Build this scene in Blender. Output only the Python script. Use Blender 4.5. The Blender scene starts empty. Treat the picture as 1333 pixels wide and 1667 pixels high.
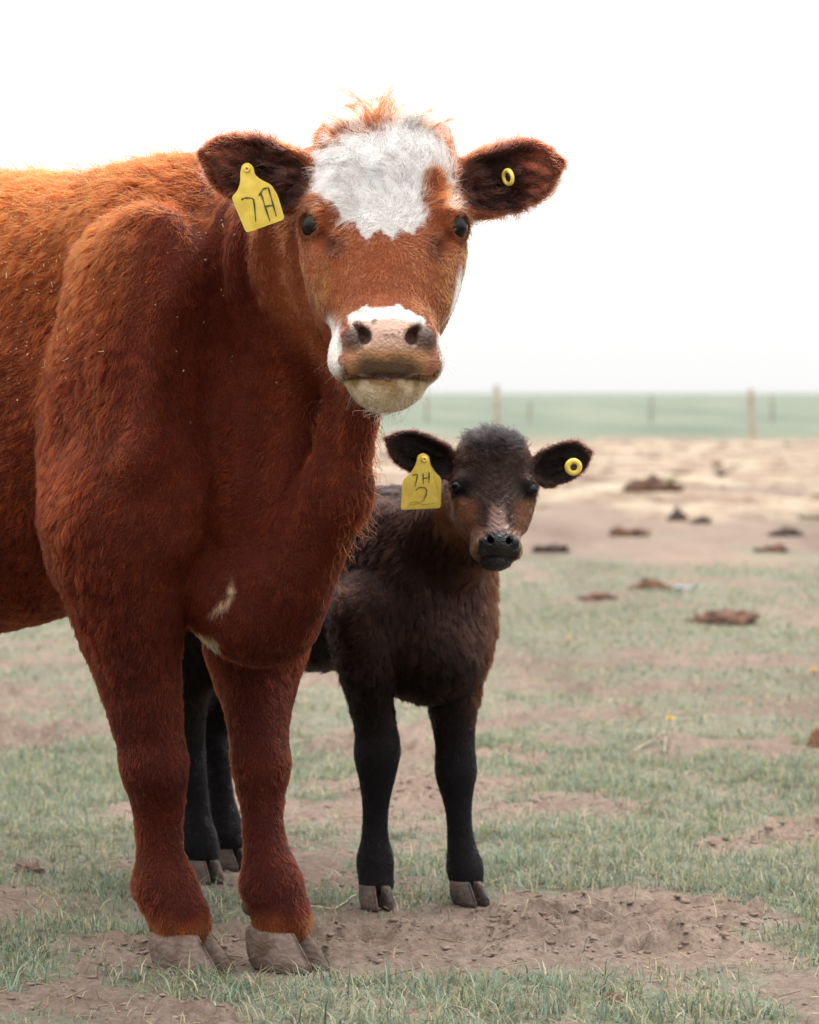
import bpy, bmesh, math, time
import numpy as np
from mathutils import Vector, Matrix

T0 = time.time()
from concurrent.futures import ThreadPoolExecutor
POOL = ThreadPoolExecutor(4)
rng = np.random.default_rng(11)
scene = bpy.context.scene
col = scene.collection

# ------------------------------------------------------------------ camera
F = 5500.0            # focal length in pixels of the 1333 x 1667 photograph
EYE = 0.965           # eye height above the pasture, metres
HORIZON = 640.0       # row of the horizon
cam_data = bpy.data.cameras.new("camera")
cam_data.sensor_fit = 'VERTICAL'
cam_data.sensor_height = 36.0
cam_data.lens = F / 1667.0 * 36.0
cam_data.shift_y = -(833.5 - HORIZON) / 1667.0
cam_data.clip_start = 0.1
cam_data.clip_end = 9000.0
cam_data.dof.use_dof = True
cam_data.dof.focus_distance = 5.5
cam_data.dof.aperture_fstop = 7.0
cam = bpy.data.objects.new("camera", cam_data)
cam.location = (0, 0, EYE)
cam.rotation_euler = (math.radians(90), 0, 0)
col.objects.link(cam)
scene.camera = cam

# ------------------------------------------------------------------ overcast sky
SUN_EL, SUN_ROT = math.radians(58), math.radians(25)   # high, behind the animals
world = bpy.data.worlds.new("World")
scene.world = world
world.use_nodes = True
wn, wl = world.node_tree.nodes, world.node_tree.links
wn.clear()
w_out = wn.new('ShaderNodeOutputWorld')
w_bg = wn.new('ShaderNodeBackground')
w_sky = wn.new('ShaderNodeTexSky')
w_sky.sky_type = 'NISHITA'
w_sky.sun_disc = False
w_sky.sun_elevation = SUN_EL
w_sky.sun_rotation = SUN_ROT
w_sky.dust_density = 6.0
w_hs = wn.new('ShaderNodeHueSaturation')
w_hs.inputs['Saturation'].default_value = 0.1
w_hs.inputs['Value'].default_value = 0.10
w_geo = wn.new('ShaderNodeTexCoord')
w_sep = wn.new('ShaderNodeSeparateXYZ')
w_ramp = wn.new('ShaderNodeMapRange')        # overcast dome: brighter overhead than at the horizon
w_ramp.inputs['From Min'].default_value = 0.0
w_ramp.inputs['From Max'].default_value = 1.0
w_ramp.inputs['To Min'].default_value = 0.81
w_ramp.inputs['To Max'].default_value = 3.10
w_mul = wn.new('ShaderNodeVectorMath'); w_mul.operation = 'SCALE'
w_mul.inputs[0].default_value = (1.0, 0.998, 0.995)
w_mix = wn.new('ShaderNodeMix'); w_mix.data_type = 'RGBA'
w_mix.inputs['Factor'].default_value = 0.95
wl.new(w_geo.outputs['Generated'], w_sep.inputs[0])
wl.new(w_sep.outputs['Z'], w_ramp.inputs['Value'])
wl.new(w_ramp.outputs['Result'], w_mul.inputs['Scale'])
wl.new(w_sky.outputs[0], w_hs.inputs['Color'])
wl.new(w_hs.outputs[0], w_mix.inputs['A'])
wl.new(w_mul.outputs[0], w_mix.inputs['B'])
wl.new(w_mix.outputs['Result'], w_bg.inputs['Color'])
w_bg.inputs['Strength'].default_value = 1.0
wl.new(w_bg.outputs[0], w_out.inputs['Surface'])

sun_data = bpy.data.lights.new("sun", 'SUN')
sun_data.energy = 1.5
sun_data.angle = math.radians(22)
sun_data.color = (1.0, 0.965, 0.91)
sun = bpy.data.objects.new("sun", sun_data)
_d = Vector((math.sin(SUN_ROT) * math.cos(SUN_EL), math.cos(SUN_ROT) * math.cos(SUN_EL), math.sin(SUN_EL)))
sun.rotation_euler = _d.to_track_quat('Z', 'Y').to_euler()
sun.location = (0, 0, 20)
col.objects.link(sun)

vs = scene.view_settings
vs.view_transform = 'Standard'
vs.look = 'None'
vs.exposure = 0.32
vs.gamma = 1.0

# ------------------------------------------------------------------ helpers
def P(px, py, d):
    """point at distance d whose direction is that of a pixel of the photograph"""
    return np.array([(px - 666.5) * d / F, d, EYE - (py - HORIZON) * d / F])

def tag(o, label=None, cat=None, group=None, kind=None):
    if label: o['label'] = label
    if cat: o['category'] = cat
    if group: o['group'] = group
    if kind: o['kind'] = kind
    return o

def empty(name, loc=(0, 0, 0)):
    o = bpy.data.objects.new(name, None)
    o.location = loc
    o.empty_display_size = 0.1
    col.objects.link(o)
    return o

def mesh_obj(name, verts, faces, mat, parent=None, smooth=True, colors=None):
    """verts (n,3) array, faces (m,3|4) int array or list; world coordinates"""
    me = bpy.data.meshes.new(name)
    verts = np.asarray(verts, dtype=np.float32)
    if isinstance(faces, np.ndarray):
        n, k = faces.shape
        me.vertices.add(len(verts)); me.vertices.foreach_set('co', verts.ravel())
        me.loops.add(n * k); me.loops.foreach_set('vertex_index', faces.astype(np.int32).ravel())
        me.polygons.add(n)
        me.polygons.foreach_set('loop_start', np.arange(0, n * k, k, dtype=np.int32))
        me.polygons.foreach_set('loop_total', np.full(n, k, dtype=np.int32))
        me.update(calc_edges=True)
    else:
        me.from_pydata([tuple(v) for v in verts], [], faces)
    if smooth:
        me.polygons.foreach_set('use_smooth', np.ones(len(me.polygons), dtype=bool))
    if colors is not None:
        at = me.color_attributes.new('Col', 'FLOAT_COLOR', 'POINT')
        c4 = np.ones((len(verts), 4), dtype=np.float32); c4[:, :colors.shape[1]] = colors
        at.data.foreach_set('color', c4.ravel())
    if mat: me.materials.append(mat)
    o = bpy.data.objects.new(name, me)
    col.objects.link(o)
    if parent is not None:
        o.parent = parent
        if parent.type == 'EMPTY':       # meshes carry world coordinates; only the empties are moved
            pl = parent.location.copy()
            if parent.parent is not None: pl += parent.parent.location
            o.matrix_parent_inverse = Matrix.Translation(-pl)
    return o

def hash01(i, s=0):
    x = (np.asarray(i, dtype=np.uint64) * np.uint64(0x9E3779B97F4A7C15) + np.uint64(s * 7919 + 12345)) & np.uint64(0xFFFFFFFFFFFFFFFF)
    x ^= x >> np.uint64(31); x = (x * np.uint64(0xBF58476D1CE4E5B9)) & np.uint64(0xFFFFFFFFFFFFFFFF)
    x ^= x >> np.uint64(29); x = (x * np.uint64(0x94D049BB133111EB)) & np.uint64(0xFFFFFFFFFFFFFFFF)
    x ^= x >> np.uint64(32)
    return (x >> np.uint64(11)).astype(np.float64) / float(1 << 53)

def vnoise(p, scale, seed=0):
    """value noise in -1..1 of an (n,3) or (n,2) array"""
    q = np.asarray(p, dtype=np.float64) * scale + 1000.0
    i = np.floor(q).astype(np.int64); f = q - i
    f = f * f * f * (f * (f * 6 - 15) + 10)
    dim = q.shape[1]
    out = np.zeros(len(q))
    mul = (73856093, 19349663, 83492791)
    for c in range(1 << dim):
        w = np.ones(len(q)); h = np.zeros(len(q), dtype=np.int64)
        for a in range(dim):
            bit = (c >> a) & 1
            w *= f[:, a] if bit else 1 - f[:, a]
            h ^= (i[:, a] + bit) * mul[a]
        out += w * hash01(h & 0x7FFFFFFFFFFF, seed)
    return out * 2 - 1

def fbm(p, scale, octaves=4, seed=0, gain=0.5):
    s = 0; a = 1; t = 0
    for o in range(octaves):
        s = s + a * vnoise(p, scale * 2.03 ** o, seed + o); t += a; a *= gain
    return s / t

def sstep(e0, e1, x):
    t = np.clip((x - e0) / (e1 - e0), 0, 1)
    return t * t * (3 - 2 * t)

def unit(v):
    return v / np.maximum(np.linalg.norm(v, axis=-1, keepdims=True), 1e-9)

def mix(a, b, t):
    """blend numbers, or colours when either is a 3-vector"""
    t = np.asarray(t)
    if t.ndim == 1 and (np.shape(a)[-1:] == (3,) or np.shape(b)[-1:] == (3,)): t = t[:, None]
    return a * (1 - t) + b * t

# ------------------------------------------------------------------ implicit body builder
def vert_normals(v, q):
    fn = np.cross(v[q[:, 2]] - v[q[:, 0]], v[q[:, 3]] - v[q[:, 1]] if q.shape[1] == 4 else v[q[:, 2]] - v[q[:, 1]])
    idx = q.T.ravel(); k = q.shape[1]
    return unit(np.stack([np.bincount(idx, np.tile(fn[:, i], k), len(v)) for i in range(3)], 1))

class Body:
    """signed distance field of smoothly blended shapes, turned into one continuous skin"""
    def __init__(self): self.ops = []; self.noise = None
    def _add(self, fn, c, R, k, sub): self.ops.append((fn, np.asarray(c, float), R, k, sub))
    def ell(self, c, r, k=0.03, rot=None, sub=False):
        c = np.asarray(c, float); r = np.asarray(r, float)
        M = np.eye(3) if rot is None else np.asarray(rot, float)
        def fn(p):
            q = (p - c) @ M.T
            k0 = np.linalg.norm(q / r, axis=1); k1 = np.linalg.norm(q / (r * r), axis=1)
            return k0 * (k0 - 1) / np.maximum(k1, 1e-6)
        self._add(fn, c, r.max(), k, sub)
    def cone(self, a, b, r1, r2, k=0.03, axis=None, s=1.0, sub=False):
        a = np.asarray(a, float); b = np.asarray(b, float); ba = b - a; l2 = ba @ ba
        ax = None if axis is None else np.asarray(axis, float) / np.linalg.norm(axis)
        def fn(p):
            pa = p - a
            h = np.clip(pa @ ba / l2, 0, 1)
            v = pa - h[:, None] * ba
            if ax is not None:
                t = v @ ax
                v = v + ((1 / s - 1) * t)[:, None] * ax
            return (np.linalg.norm(v, axis=1) - (r1 + (r2 - r1) * h)) * min(1.0, s)
        self._add(fn, (a + b) / 2, math.sqrt(l2) / 2 + max(r1, r2) * max(1, s), k, sub)
    def chain(self, pts, k=0.02, k0=None, axis=None, s=1.0, sub=3):
        """limb through the given joints, with smoothly changing thickness"""
        A = np.array([list(p) + [r] for p, r in pts]); out = []
        A = np.vstack([2 * A[0] - A[1], A, 2 * A[-1] - A[-2]])
        for i in range(1, len(A) - 2):
            for j in range(sub):
                t = j / sub; a, b, c, d = A[i - 1:i + 3]
                out.append(.5 * (2 * b + (c - a) * t + (2 * a - 5 * b + 4 * c - d) * t * t + (3 * b - a - 3 * c + d) * t ** 3))
        pts = [(q[:3], q[3]) for q in out + [A[-2]]]
        for i in range(len(pts) - 1):
            self.cone(pts[i][0], pts[i + 1][0], pts[i][1], pts[i + 1][1], k0 if (i == 0 and k0) else k, axis, s)
    def __call__(self, p):
        if len(p) < 12000: return self.ev(p)
        cuts = np.array_split(p, max(4, len(p) // 8000))      # small coherent batches, four at a time
        return np.concatenate(list(POOL.map(self.ev, cuts)))
    def ev(self, p):
        d = np.full(len(p), 1e3)
        mid = (p.min(0) + p.max(0)) / 2; rad = np.linalg.norm(p - mid, axis=1).max()
        for fn, c, R, k, sub in self.ops:
            far = np.linalg.norm(mid - c) - rad - R
            if (far > k - d.min() if sub else far > d.max() + k): continue
            lb = np.linalg.norm(p - c, axis=1) - R
            m = (lb < -d + k) if sub else (lb < d + k)
            if not m.any(): continue
            e = fn(p[m]); a = d[m]
            if sub:
                h = np.maximum(k - np.abs(a + e), 0) / k
                d[m] = np.maximum(a, -e) + h * h * k * 0.25
            else:
                h = np.maximum(k - np.abs(a - e), 0) / k
                d[m] = np.minimum(a, e) - h * h * k * 0.25
        return d
    def skin(self, lo, hi, h, levels=4):
        lo = np.asarray(lo, float); hi = np.asarray(hi, float)
        H = h * 2 ** levels
        n = np.ceil((hi - lo) / H).astype(int)
        I = np.stack(np.meshgrid(*[np.arange(k) for k in n], indexing='ij'), -1).reshape(-1, 3)
        size = H
        off = np.array([[x, y, z] for x in (0, 1) for y in (0, 1) for z in (0, 1)])
        for L in range(levels + 1):
            d = self(lo + (I + 0.5) * size)
            I = I[np.abs(d) < (size * 1.35 + 0.004 if L < levels else size * 1.02 + .0006)]
            if L < levels:
                I = (I[:, None, :] * 2 + off[None]).reshape(-1, 3)
                size /= 2
        S = np.int64(1 << 20)
        key = lambda q: (q[..., 0].astype(np.int64) * S + q[..., 1]) * S + q[..., 2]
        corners = (I[:, None, :] + off[None])
        ck = key(corners)
        uk, inv = np.unique(ck.ravel(), return_inverse=True)
        cpos = np.stack([uk // (S * S), (uk // S) % S, uk % S], -1)
        dv = self(lo + cpos * size)
        cd = dv[inv].reshape(-1, 8)
        act = (cd.min(1) < 0) & (cd.max(1) >= 0)
        I = I[act]; cd = cd[act]
        edges = [(0, 1), (2, 3), (4, 5), (6, 7), (0, 2), (1, 3), (4, 6), (5, 7), (0, 4), (1, 5), (2, 6), (3, 7)]
        acc = np.zeros((len(I), 3)); cnt = np.zeros(len(I))
        for a, b in edges:
            da, db = cd[:, a], cd[:, b]
            m = (da < 0) != (db < 0)
            t = np.where(m, da / np.where(m, da - db, 1), 0)
            acc += np.where(m[:, None], off[a] + t[:, None] * (off[b] - off[a]), 0); cnt += m
        v = lo + (I + acc / cnt[:, None]) * size
        k = key(I); order = np.argsort(k); ks = k[order]
        quads = []
        for ax in range(3):
            u, w = (ax + 1) % 3, (ax + 2) % 3
            ea = np.zeros(3, int); ea[ax] = 1
            c1 = ea @ np.array([4, 2, 1])
            da, db = cd[:, 0], cd[:, c1]
            m = (da < 0) != (db < 0)
            J = I[m]; flip = (da[m] >= 0)
            eu = np.zeros(3, int); eu[u] = 1
            ew = np.zeros(3, int); ew[w] = 1
            q = []
            ok = np.ones(len(J), bool)
            for o in (0 * eu, -eu, -eu - ew, -ew):
                kk = key(J + o); pos = np.searchsorted(ks, kk); pos = np.clip(pos, 0, len(ks) - 1)
                ok &= ks[pos] == kk
                q.append(order[pos])
            q = np.stack(q, 1)
            q[flip] = q[flip][:, ::-1]
            quads.append(q[ok])
        quads = np.concatenate(quads)
        nrm = vert_normals(v, quads)
        if np.mean(self(v[::97] + nrm[::97] * .003) > self(v[::97] - nrm[::97] * .003)) < .5: quads = quads[:, ::-1]; nrm = -nrm
        for _ in range(2):
            v = v - nrm * np.clip(self(v), -size, size)[:, None] * 0.9
        return v, quads, vert_normals(v, quads)

def refine(B, v, n, quads, polys, sel):
    """split the chosen quads in four, keeping the neighbours joined, and drop the new points onto the surface"""
    S = quads[sel]; rest = quads[~sel]
    N = np.int64(len(v))
    ek = lambda a, b: np.minimum(a, b).astype(np.int64) * (N * 2) + np.maximum(a, b)
    E = np.stack([ek(S[:, i], S[:, (i + 1) % 4]) for i in range(4)], 1)
    ue, inv = np.unique(E.ravel(), return_inverse=True); inv = inv.reshape(E.shape)
    mids = (v[ue // (N * 2)] + v[ue % (N * 2)]) / 2
    cen = v[S].mean(1)
    new = np.concatenate([mids, cen])
    nrm = unit(np.concatenate([n[ue // (N * 2)] + n[ue % (N * 2)], n[S].sum(1)]))
    for _ in range(2): new = new - nrm * np.clip(B(new), -.004, .004)[:, None] * .9
    m0 = len(v); c0 = m0 + len(mids); ci = c0 + np.arange(len(S)); mi = m0 + inv
    sub = np.concatenate([np.stack([S[:, i], mi[:, i], ci, mi[:, (i + 3) % 4]], 1) for i in range(4)])
    R = np.stack([ek(rest[:, i], rest[:, (i + 1) % 4]) for i in range(4)], 1)
    pos = np.clip(np.searchsorted(ue, R.ravel()), 0, len(ue) - 1)
    hit = (ue[pos] == R.ravel()).reshape(R.shape); pos = pos.reshape(R.shape)
    edge = hit.any(1); polys = list(polys)
    for f, h, p in zip(rest[edge].tolist(), hit[edge].tolist(), pos[edge].tolist()):
        out = []
        for i in range(4):
            out.append(f[i])
            if h[i]: out.append(m0 + p[i])
        polys.append(out)
    quads = np.concatenate([rest[~edge], sub]); v = np.concatenate([v, new]); n2 = vert_normals(v, quads); n = np.concatenate([n, nrm])
    n[m0:] = np.where(np.isfinite(n2[m0:]), n2[m0:], nrm)
    return v, n, quads, polys

def poly_mesh(name, verts, quads, polys, mat, parent, colors):
    """mesh_obj for quads plus a few many-sided joining faces"""
    if not polys: return mesh_obj(name, verts, quads, mat, parent, True, colors)
    tri = []
    for p in polys: tri += [(p[0], p[i], p[i + 1]) for i in range(1, len(p) - 1)]
    a = np.concatenate([quads[:, [0, 1, 2]], quads[:, [0, 2, 3]], np.array(tri)])
    return mesh_obj(name, verts, a, mat, parent, True, colors)

def frame(fwd, up=(0, 0, 1)):
    f = np.asarray(fwd, float); f /= np.linalg.norm(f)
    u = np.asarray(up, float); l = np.cross(u, f); l /= np.linalg.norm(l); u = np.cross(f, l)
    return np.stack([f, l, u])
# ------------------------------------------------------------------ cow and calf: shape
def rotz(a):
    c, s = math.cos(a), math.sin(a); return np.array([[c, -s, 0], [s, c, 0], [0, 0, 1.0]])
def roty(a):
    c, s = math.cos(a), math.sin(a); return np.array([[c, 0, s], [0, 1, 0], [-s, 0, c]])
def rotx(a):
    c, s = math.cos(a), math.sin(a); return np.array([[1, 0, 0], [0, c, -s], [0, s, c]])

class Head:
    """head coordinates: x to the picture's right, y away from the face, z up; origin between the eyes"""
    def __init__(self, H, R, S): self.H = np.asarray(H, float); self.R = R; self.S = np.asarray(S, float)
    def w(self, *p): return self.H + self.R @ (np.asarray(p, float) * self.S)
    def local(self, p): return ((p - self.H) @ self.R) / self.S
    def rot(self): return self.R.T

def build_head(B, h, calf=False):
    S = h.S; g = S.mean(); W = h.w
    E = lambda c, r, k, rot=None, sub=False: B.ell(W(*c), np.array(r) * S, k * g, (h.rot() if rot is None else rot @ h.rot()), sub)
    C = lambda a, b, r1, r2, k, axis=None, s=1.0, sub=False: B.cone(W(*a), W(*b), r1 * g, r2 * g, k * g, None if axis is None else h.R @ np.array(axis, float), s, sub)
    X = (1, 0, 0)
    E((0, .115, .075), (.112, .115, .115), .03)                     # cranium
    E((0, .090, .110), (.108, .085, .078), .05)                     # brow and poll
    C((0, .085, .035), (0, -.035, -.155), .098, .068, .05, X, 1.14)  # face wedge
    C((0, .03, .0), (0, -.075, -.15), .05, .045, .05)               # nasal bridge
    for s in (-1, 1):
        E((s * .070, .085, -.075), (.055, .10, .095), .05)          # cheek
        E((s * .094, .046, .026), (.032, .05, .026), .03)           # brow over the eye
        C((s * .098, .05, -.03), (s * .070, -.02, -.12), .03, .03, .04)   # cheek bone
    mz = .80 if calf else 1.0                                       # a calf has a small muzzle
    E((0, -.082, -.196), (.083 * mz, .082, .060), .04)               # muzzle
    E((0, -.115, -.178), (.070 * mz, .058, .048), .03)               # nose pad
    for s in (-1, 1):
        E((s * .062 * mz, -.098, -.212), (.031, .055, .034), .02)    # upper lip corners
    C((0, -.088, -.248), (0, .10, -.16), .038 * mz, .070, .03, X, 1.25)  # lower jaw
    E((0, -.098, -.253), (.054 * mz, .043, .030), .02)                   # chin
    nz = .8 if calf else 1.0
    for s in (-1, 1):                                               # nostrils: slits rising outward
        a = roty(s * .85)
        E((s * .047 * mz, -.165, -.167), (.024 * nz, .030, .0095 * nz), .008, a, True)
        E((s * .040 * mz, -.155, -.177), (.0125 * nz, .040, .0105 * nz), .008, None, True)
        E((s * .062 * mz, -.150, -.178), (.016, .016, .018), .014)   # wing of the nostril
    for s in (-1, 1):                                               # eye sockets and lids
        ec = np.array([s * .1135, .026, 0]); e = np.array([s * .80, -.60, 0]); t1 = np.array([s * .60, .80, 0]); up = np.array([0, 0, 1.0])
        E(ec + e * .006, (.0255, .0255, .0235), .006, None, True)
        rim = [ec + e * (.011 - .004 * abs(math.cos(q))) + t1 * .0265 * math.cos(q) + up * (.0215 if q < math.pi else .0200) * math.sin(q) for q in np.linspace(0, 2 * math.pi, 17)]
        for i in range(16):
            r = .0062 if i < 8 else .0050
            C(rim[i], rim[i + 1], r, r, .006)
        C((s * .105, -.008, -.022), (s * .088, -.022, -.034), .009, .006, .012, sub=True)   # tear groove
    return h

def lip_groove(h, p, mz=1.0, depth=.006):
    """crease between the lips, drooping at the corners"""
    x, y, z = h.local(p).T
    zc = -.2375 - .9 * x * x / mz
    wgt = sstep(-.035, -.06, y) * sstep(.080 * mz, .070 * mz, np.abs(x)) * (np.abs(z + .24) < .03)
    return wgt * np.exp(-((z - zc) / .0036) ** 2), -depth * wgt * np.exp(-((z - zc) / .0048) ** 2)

def build_ear(B, h, s, root, tip, wid, cup, k=.012):
    """leaf-shaped cupped ear from root to tip (head coordinates), opening along cup"""
    r = h.w(*root); t = h.w(*tip); L = np.linalg.norm(t - r)
    e1 = (t - r) / L
    e3 = h.R @ np.array(cup, float); e3 -= e1 * (e3 @ e1); e3 /= np.linalg.norm(e3)
    e2 = np.cross(e3, e1)
    M = np.stack([e1, e2, e3]); g = h.S.mean()
    c = r + e1 * L * .53
    B.cone(r - e1 * .05 * g, r + e1 * L * .3, .036 * g, .030 * g, .03 * g)
    B.ell(c, (L * .50, wid, .028 * g), k * g, M)
    B.ell(c + e1 * L * .20 + e2 * wid * .10, (L * .30, wid * .86, .022 * g), .012 * g, M)
    B.ell(c - e1 * L * .22 - e2 * wid * .10, (L * .30, wid * .92, .030 * g), .012 * g, M)
    B.ell(c + e3 * .024 * g, (L * .455, wid * .86, .031 * g), .008 * g, M, True)
    B.ell(c + e3 * .022 * g + e1 * L * .20 + e2 * wid * .10, (L * .26, wid * .72, .024 * g), .008 * g, M, True)
    B.ell(c + e3 * .024 * g - e1 * L * .20 - e2 * wid * .10, (L * .26, wid * .78, .031 * g), .008 * g, M, True)
    for tt in (-.45, .0, .42):
        B.cone(c - e1 * L * .25 + e2 * wid * tt * .7 - e3 * .0015 * g, c + e1 * L * .34 + e2 * wid * tt * .55 - e3 * .0005 * g, .0055 * g, .0025 * g, .006 * g)
    B.cone(c + e1 * L * .25 - e3 * .004 * g, c + e1 * L * .56 + e2 * wid * .12, .020 * g, .007 * g, .02 * g, e3, .45)
    B.cone(r + e1 * L * .10 + e3 * .02 * g, r + e1 * L * .5 + e3 * .025 * g, .016 * g, .02 * g, .01, sub=True)
    return dict(r=r, t=t, M=M, L=L, c=c, wid=wid)

# ---- cow
RT = math.sqrt(.5)
class Frame:
    def __init__(self, ox, oy, ang):
        self.o = np.array([ox, oy, 0.0]); c, s = math.cos(ang), math.sin(ang)
        self.f = np.array([c, -s, 0.0]); self.l = np.array([s, c, 0.0]); self.z = np.array([0, 0, 1.0])
        self.M = np.stack([self.f, self.l, self.z])
    def w(self, a, b, z): return self.o + a * self.f + b * self.l + z * self.z
    def local(self, p): return (p - self.o) @ self.M.T

CW = Frame(-.32, 5.69, math.radians(45))
cowB = Body()
w = CW.w; M = CW.M
pitch = lambda a: roty(a) @ M     # tips the front of a local shape down for a > 0
cowB.ell(w(-.87, 0, .925), (.80, .340, .41), .1, M)
cowB.ell(w(-1.42, 0, 1.02), (.36, .27, .33), .12, M)
cowB.cone(w(-1.45, 0, 1.19), w(-.10, 0, 1.19), .15, .15, .12)
cowB.ell(w(-.10, 0, 1.17), (.26, .13, .18), .08, M)
cowB.ell(w(.02, 0, .84), (.21, .115, .27), .05, M)                             # chest
cowB.cone(w(-.04, 0, 1.07), w(.24, 0, 1.15), .215, .160, .06, CW.l, .52)       # neck
cowB.cone(w(.20, .01, 1.20), w(.36, .03, 1.27), .14, .120, .07)
for s in (-1, 1):
    cowB.ell(w(-.05, s * .165, 1.00), (.150, .095, .285), .06, pitch(-.30))     # shoulder blade
    cowB.cone(w(-.09, s * .160, 1.17), w(.06, s * .205, .86), .045, .065, .06)   # spine of the blade
    cowB.ell(w(-.075, s * .185, .78), (.125, .085, .19), .04, pitch(.15))       # upper arm
    cowB.ell(w(.055, s * .165, .80), (.085, .065, .11), .035, M)                # point of the shoulder
cowB.cone(w(.352, 0, 1.03), w(.285, 0, .80), .048, .048, .045, CW.l, .7)       # dewlap
cowB.cone(w(.285, 0, .80), w(.185, 0, .67), .048, .070, .045)
cowB.ell(w(.108, 0, .618), (.108, .095, .104), .04, M)                         # brisket
cowB.cone(w(.02, -.07, .66), w(.10, -.03, .60), .07, .06, .04)
cowB.cone(w(-.29, -.34, 1.12), w(-.27, -.37, .80), .05, .05, .10, sub=True)
cowB.cone(w(.175, -.185, 1.04), w(.185, -.175, .76), .055, .060, .06, sub=True)    # hollow between neck and shoulder
# forelegs
def leg(B, pts, k0, k=.02):
    B.chain([(P(x, y, d), r) for x, y, d, r in pts], k, k0)
leg(cowB, [(190, 850, 5.58, .110), (208, 950, 5.60, .098), (217, 1040, 5.61, .074), (233, 1140, 5.62, .059), (246, 1205, 5.63, .050), (252, 1245, 5.63, .0515),
           (257, 1290, 5.64, .040), (259, 1345, 5.65, .033), (262, 1395, 5.655, .035), (270, 1440, 5.66, .047), (284, 1478, 5.65, .043), (297, 1508, 5.645, .044)], .06, .014)
leg(cowB, [(415, 1000, 5.79, .095), (418, 1090, 5.78, .069), (420, 1150, 5.75, .053), (421, 1205, 5.73, .043), (423, 1245, 5.72, .0440),
           (426, 1295, 5.71, .034), (428, 1345, 5.705, .030), (434, 1395, 5.70, .034), (443, 1440, 5.69, .046), (454, 1475, 5.685, .043), (462, 1504, 5.68, .044)], .06, .014)
for kp, t_ in ((P(240, 1245, 5.63), .03), (P(412, 1245, 5.72), .026)):     # bony front of the knees
    cowB.ell(kp + CW.f * .03, (.032, .036, .042), .02, CW.M)
for fp in (P(262, 1440, 5.66), P(436, 1440, 5.69)):                        # back of the fetlocks
    cowB.ell(fp - CW.f * .026, (.024, .030, .030), .02, CW.M)
# hind legs, udder, tail (outside the picture, seen from beside)
for s, a0 in ((-1, -1.38), (1, -1.25)):
    cowB.ell(w(a0 + .0, s * .17, .80), (.24, .115, .26), .08, pitch(.2))
    cowB.chain([(w(a0 + .05, s * .17, .74), .14), (w(a0 - .06, s * .16, .56), .085), (w(a0 - .15, s * .15, .44), .055),
                (w(a0 - .11, s * .15, .30), .042), (w(a0 - .09, s * .15, .17), .043), (w(a0 - .06, s * .15, .11), .050), (w(a0 + .0, s * .15, .055), .048)], .03, .08)
cowB.ell(w(-1.15, 0, .56), (.16, .12, .11), .06, M)
cowB.chain([(w(-1.74, 0, 1.22), .05), (w(-1.83, 0, 1.08), .03), (w(-1.85, 0, .75), .02), (w(-1.85, 0, .5), .035), (w(-1.84, 0, .32), .02)], .02, .05)
cow_head = Head(P(627, 367, 5.28), rotz(math.radians(2.5)) @ roty(math.radians(0.5)), (.955, 1.0, 1.0))
build_head(cowB, cow_head)
cow_earR = build_ear(cowB, cow_head, -1, (-.108, .085, .050), (-.283, .10, .115), .056, (-.10, -1.0, -.10))
cow_earL = build_ear(cowB, cow_head, 1, (.108, .085, .062), (.280, .10, .098), .056, (.10, -1.0, -.12))
def cow_noise(p):
    A = CW.local(p)      # slack folds of skin down the side of the neck
    fold = sstep(.02, .14, A[:, 0]) * sstep(.40, .30, A[:, 0]) * sstep(.70, .85, p[:, 2]) * sstep(1.28, 1.15, p[:, 2]) * (A[:, 1] < .05)
    fw = np.sin(A[:, 0] * 95 + 2.5 * vnoise(p, 5, 6) - 12 * (p[:, 2] - 1)) * (.5 + .5 * vnoise(p, 4, 7))
    amp = .0006 + .003 * sstep(.24, .34, np.linalg.norm(p - cow_head.H, axis=1))
    return amp * fbm(p, 11.0, 2, 3) + .0125 * fold * fw + .0045 * sstep(.26, .36, np.linalg.norm(p - cow_head.H, axis=1)) * (1 - 2.4 * np.abs(fbm(p * (1, 1, .6), 7.5, 3, 17))) * sstep(.35, .6, p[:, 2]) * sstep(.20, .27, np.linalg.norm(p - cow_head.H, axis=1)) + lip_groove(cow_head, p)[1]
cowB.noise = cow_noise

# ---- calf
KF = Frame(.015, 6.42, math.radians(45))
calfB = Body()
w = KF.w; M = KF.M
calfB.ell(w(-.31, 0, .60), (.36, .150, .176), .06, M)
calfB.ell(w(-.56, 0, .615), (.17, .125, .16), .06, M)
calfB.cone(w(-.55, 0, .70), w(-.02, 0, .70), .075, .075, .06)
for s in (-1, 1):
    calfB.ell(w(-.015, s * .095, .59), (.115, .06, .17), .035, pitch(-.2))
    calfB.ell(w(.035, s * .065, .52), (.07, .05, .08), .04, M)
calfB.ell(w(.01, 0, .53), (.115, .115, .145), .06, M)
calfB.ell(w(.05, 0, .465), (.08, .07, .075), .05, M)
calfB.cone(w(-.02, 0, .645), w(.13, -.02, .715), .125, .088, .05, KF.l, .85)
calfB.cone(w(.12, -.02, .715), w(.205, -.055, .775), .085, .065, .04)
leg(calfB, [(588, 1000, 6.30, .065), (598, 1080, 6.31, .052), (604, 1140, 6.33, .038), (612, 1195, 6.35, .037), (614, 1228, 6.35, .0405), (613, 1270, 6.36, .030),
            (611, 1320, 6.37, .0215), (610, 1365, 6.375, .0225), (610, 1402, 6.375, .0320), (611, 1426, 6.37, .028), (613, 1440, 6.365, .030)], .04, .010)
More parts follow.
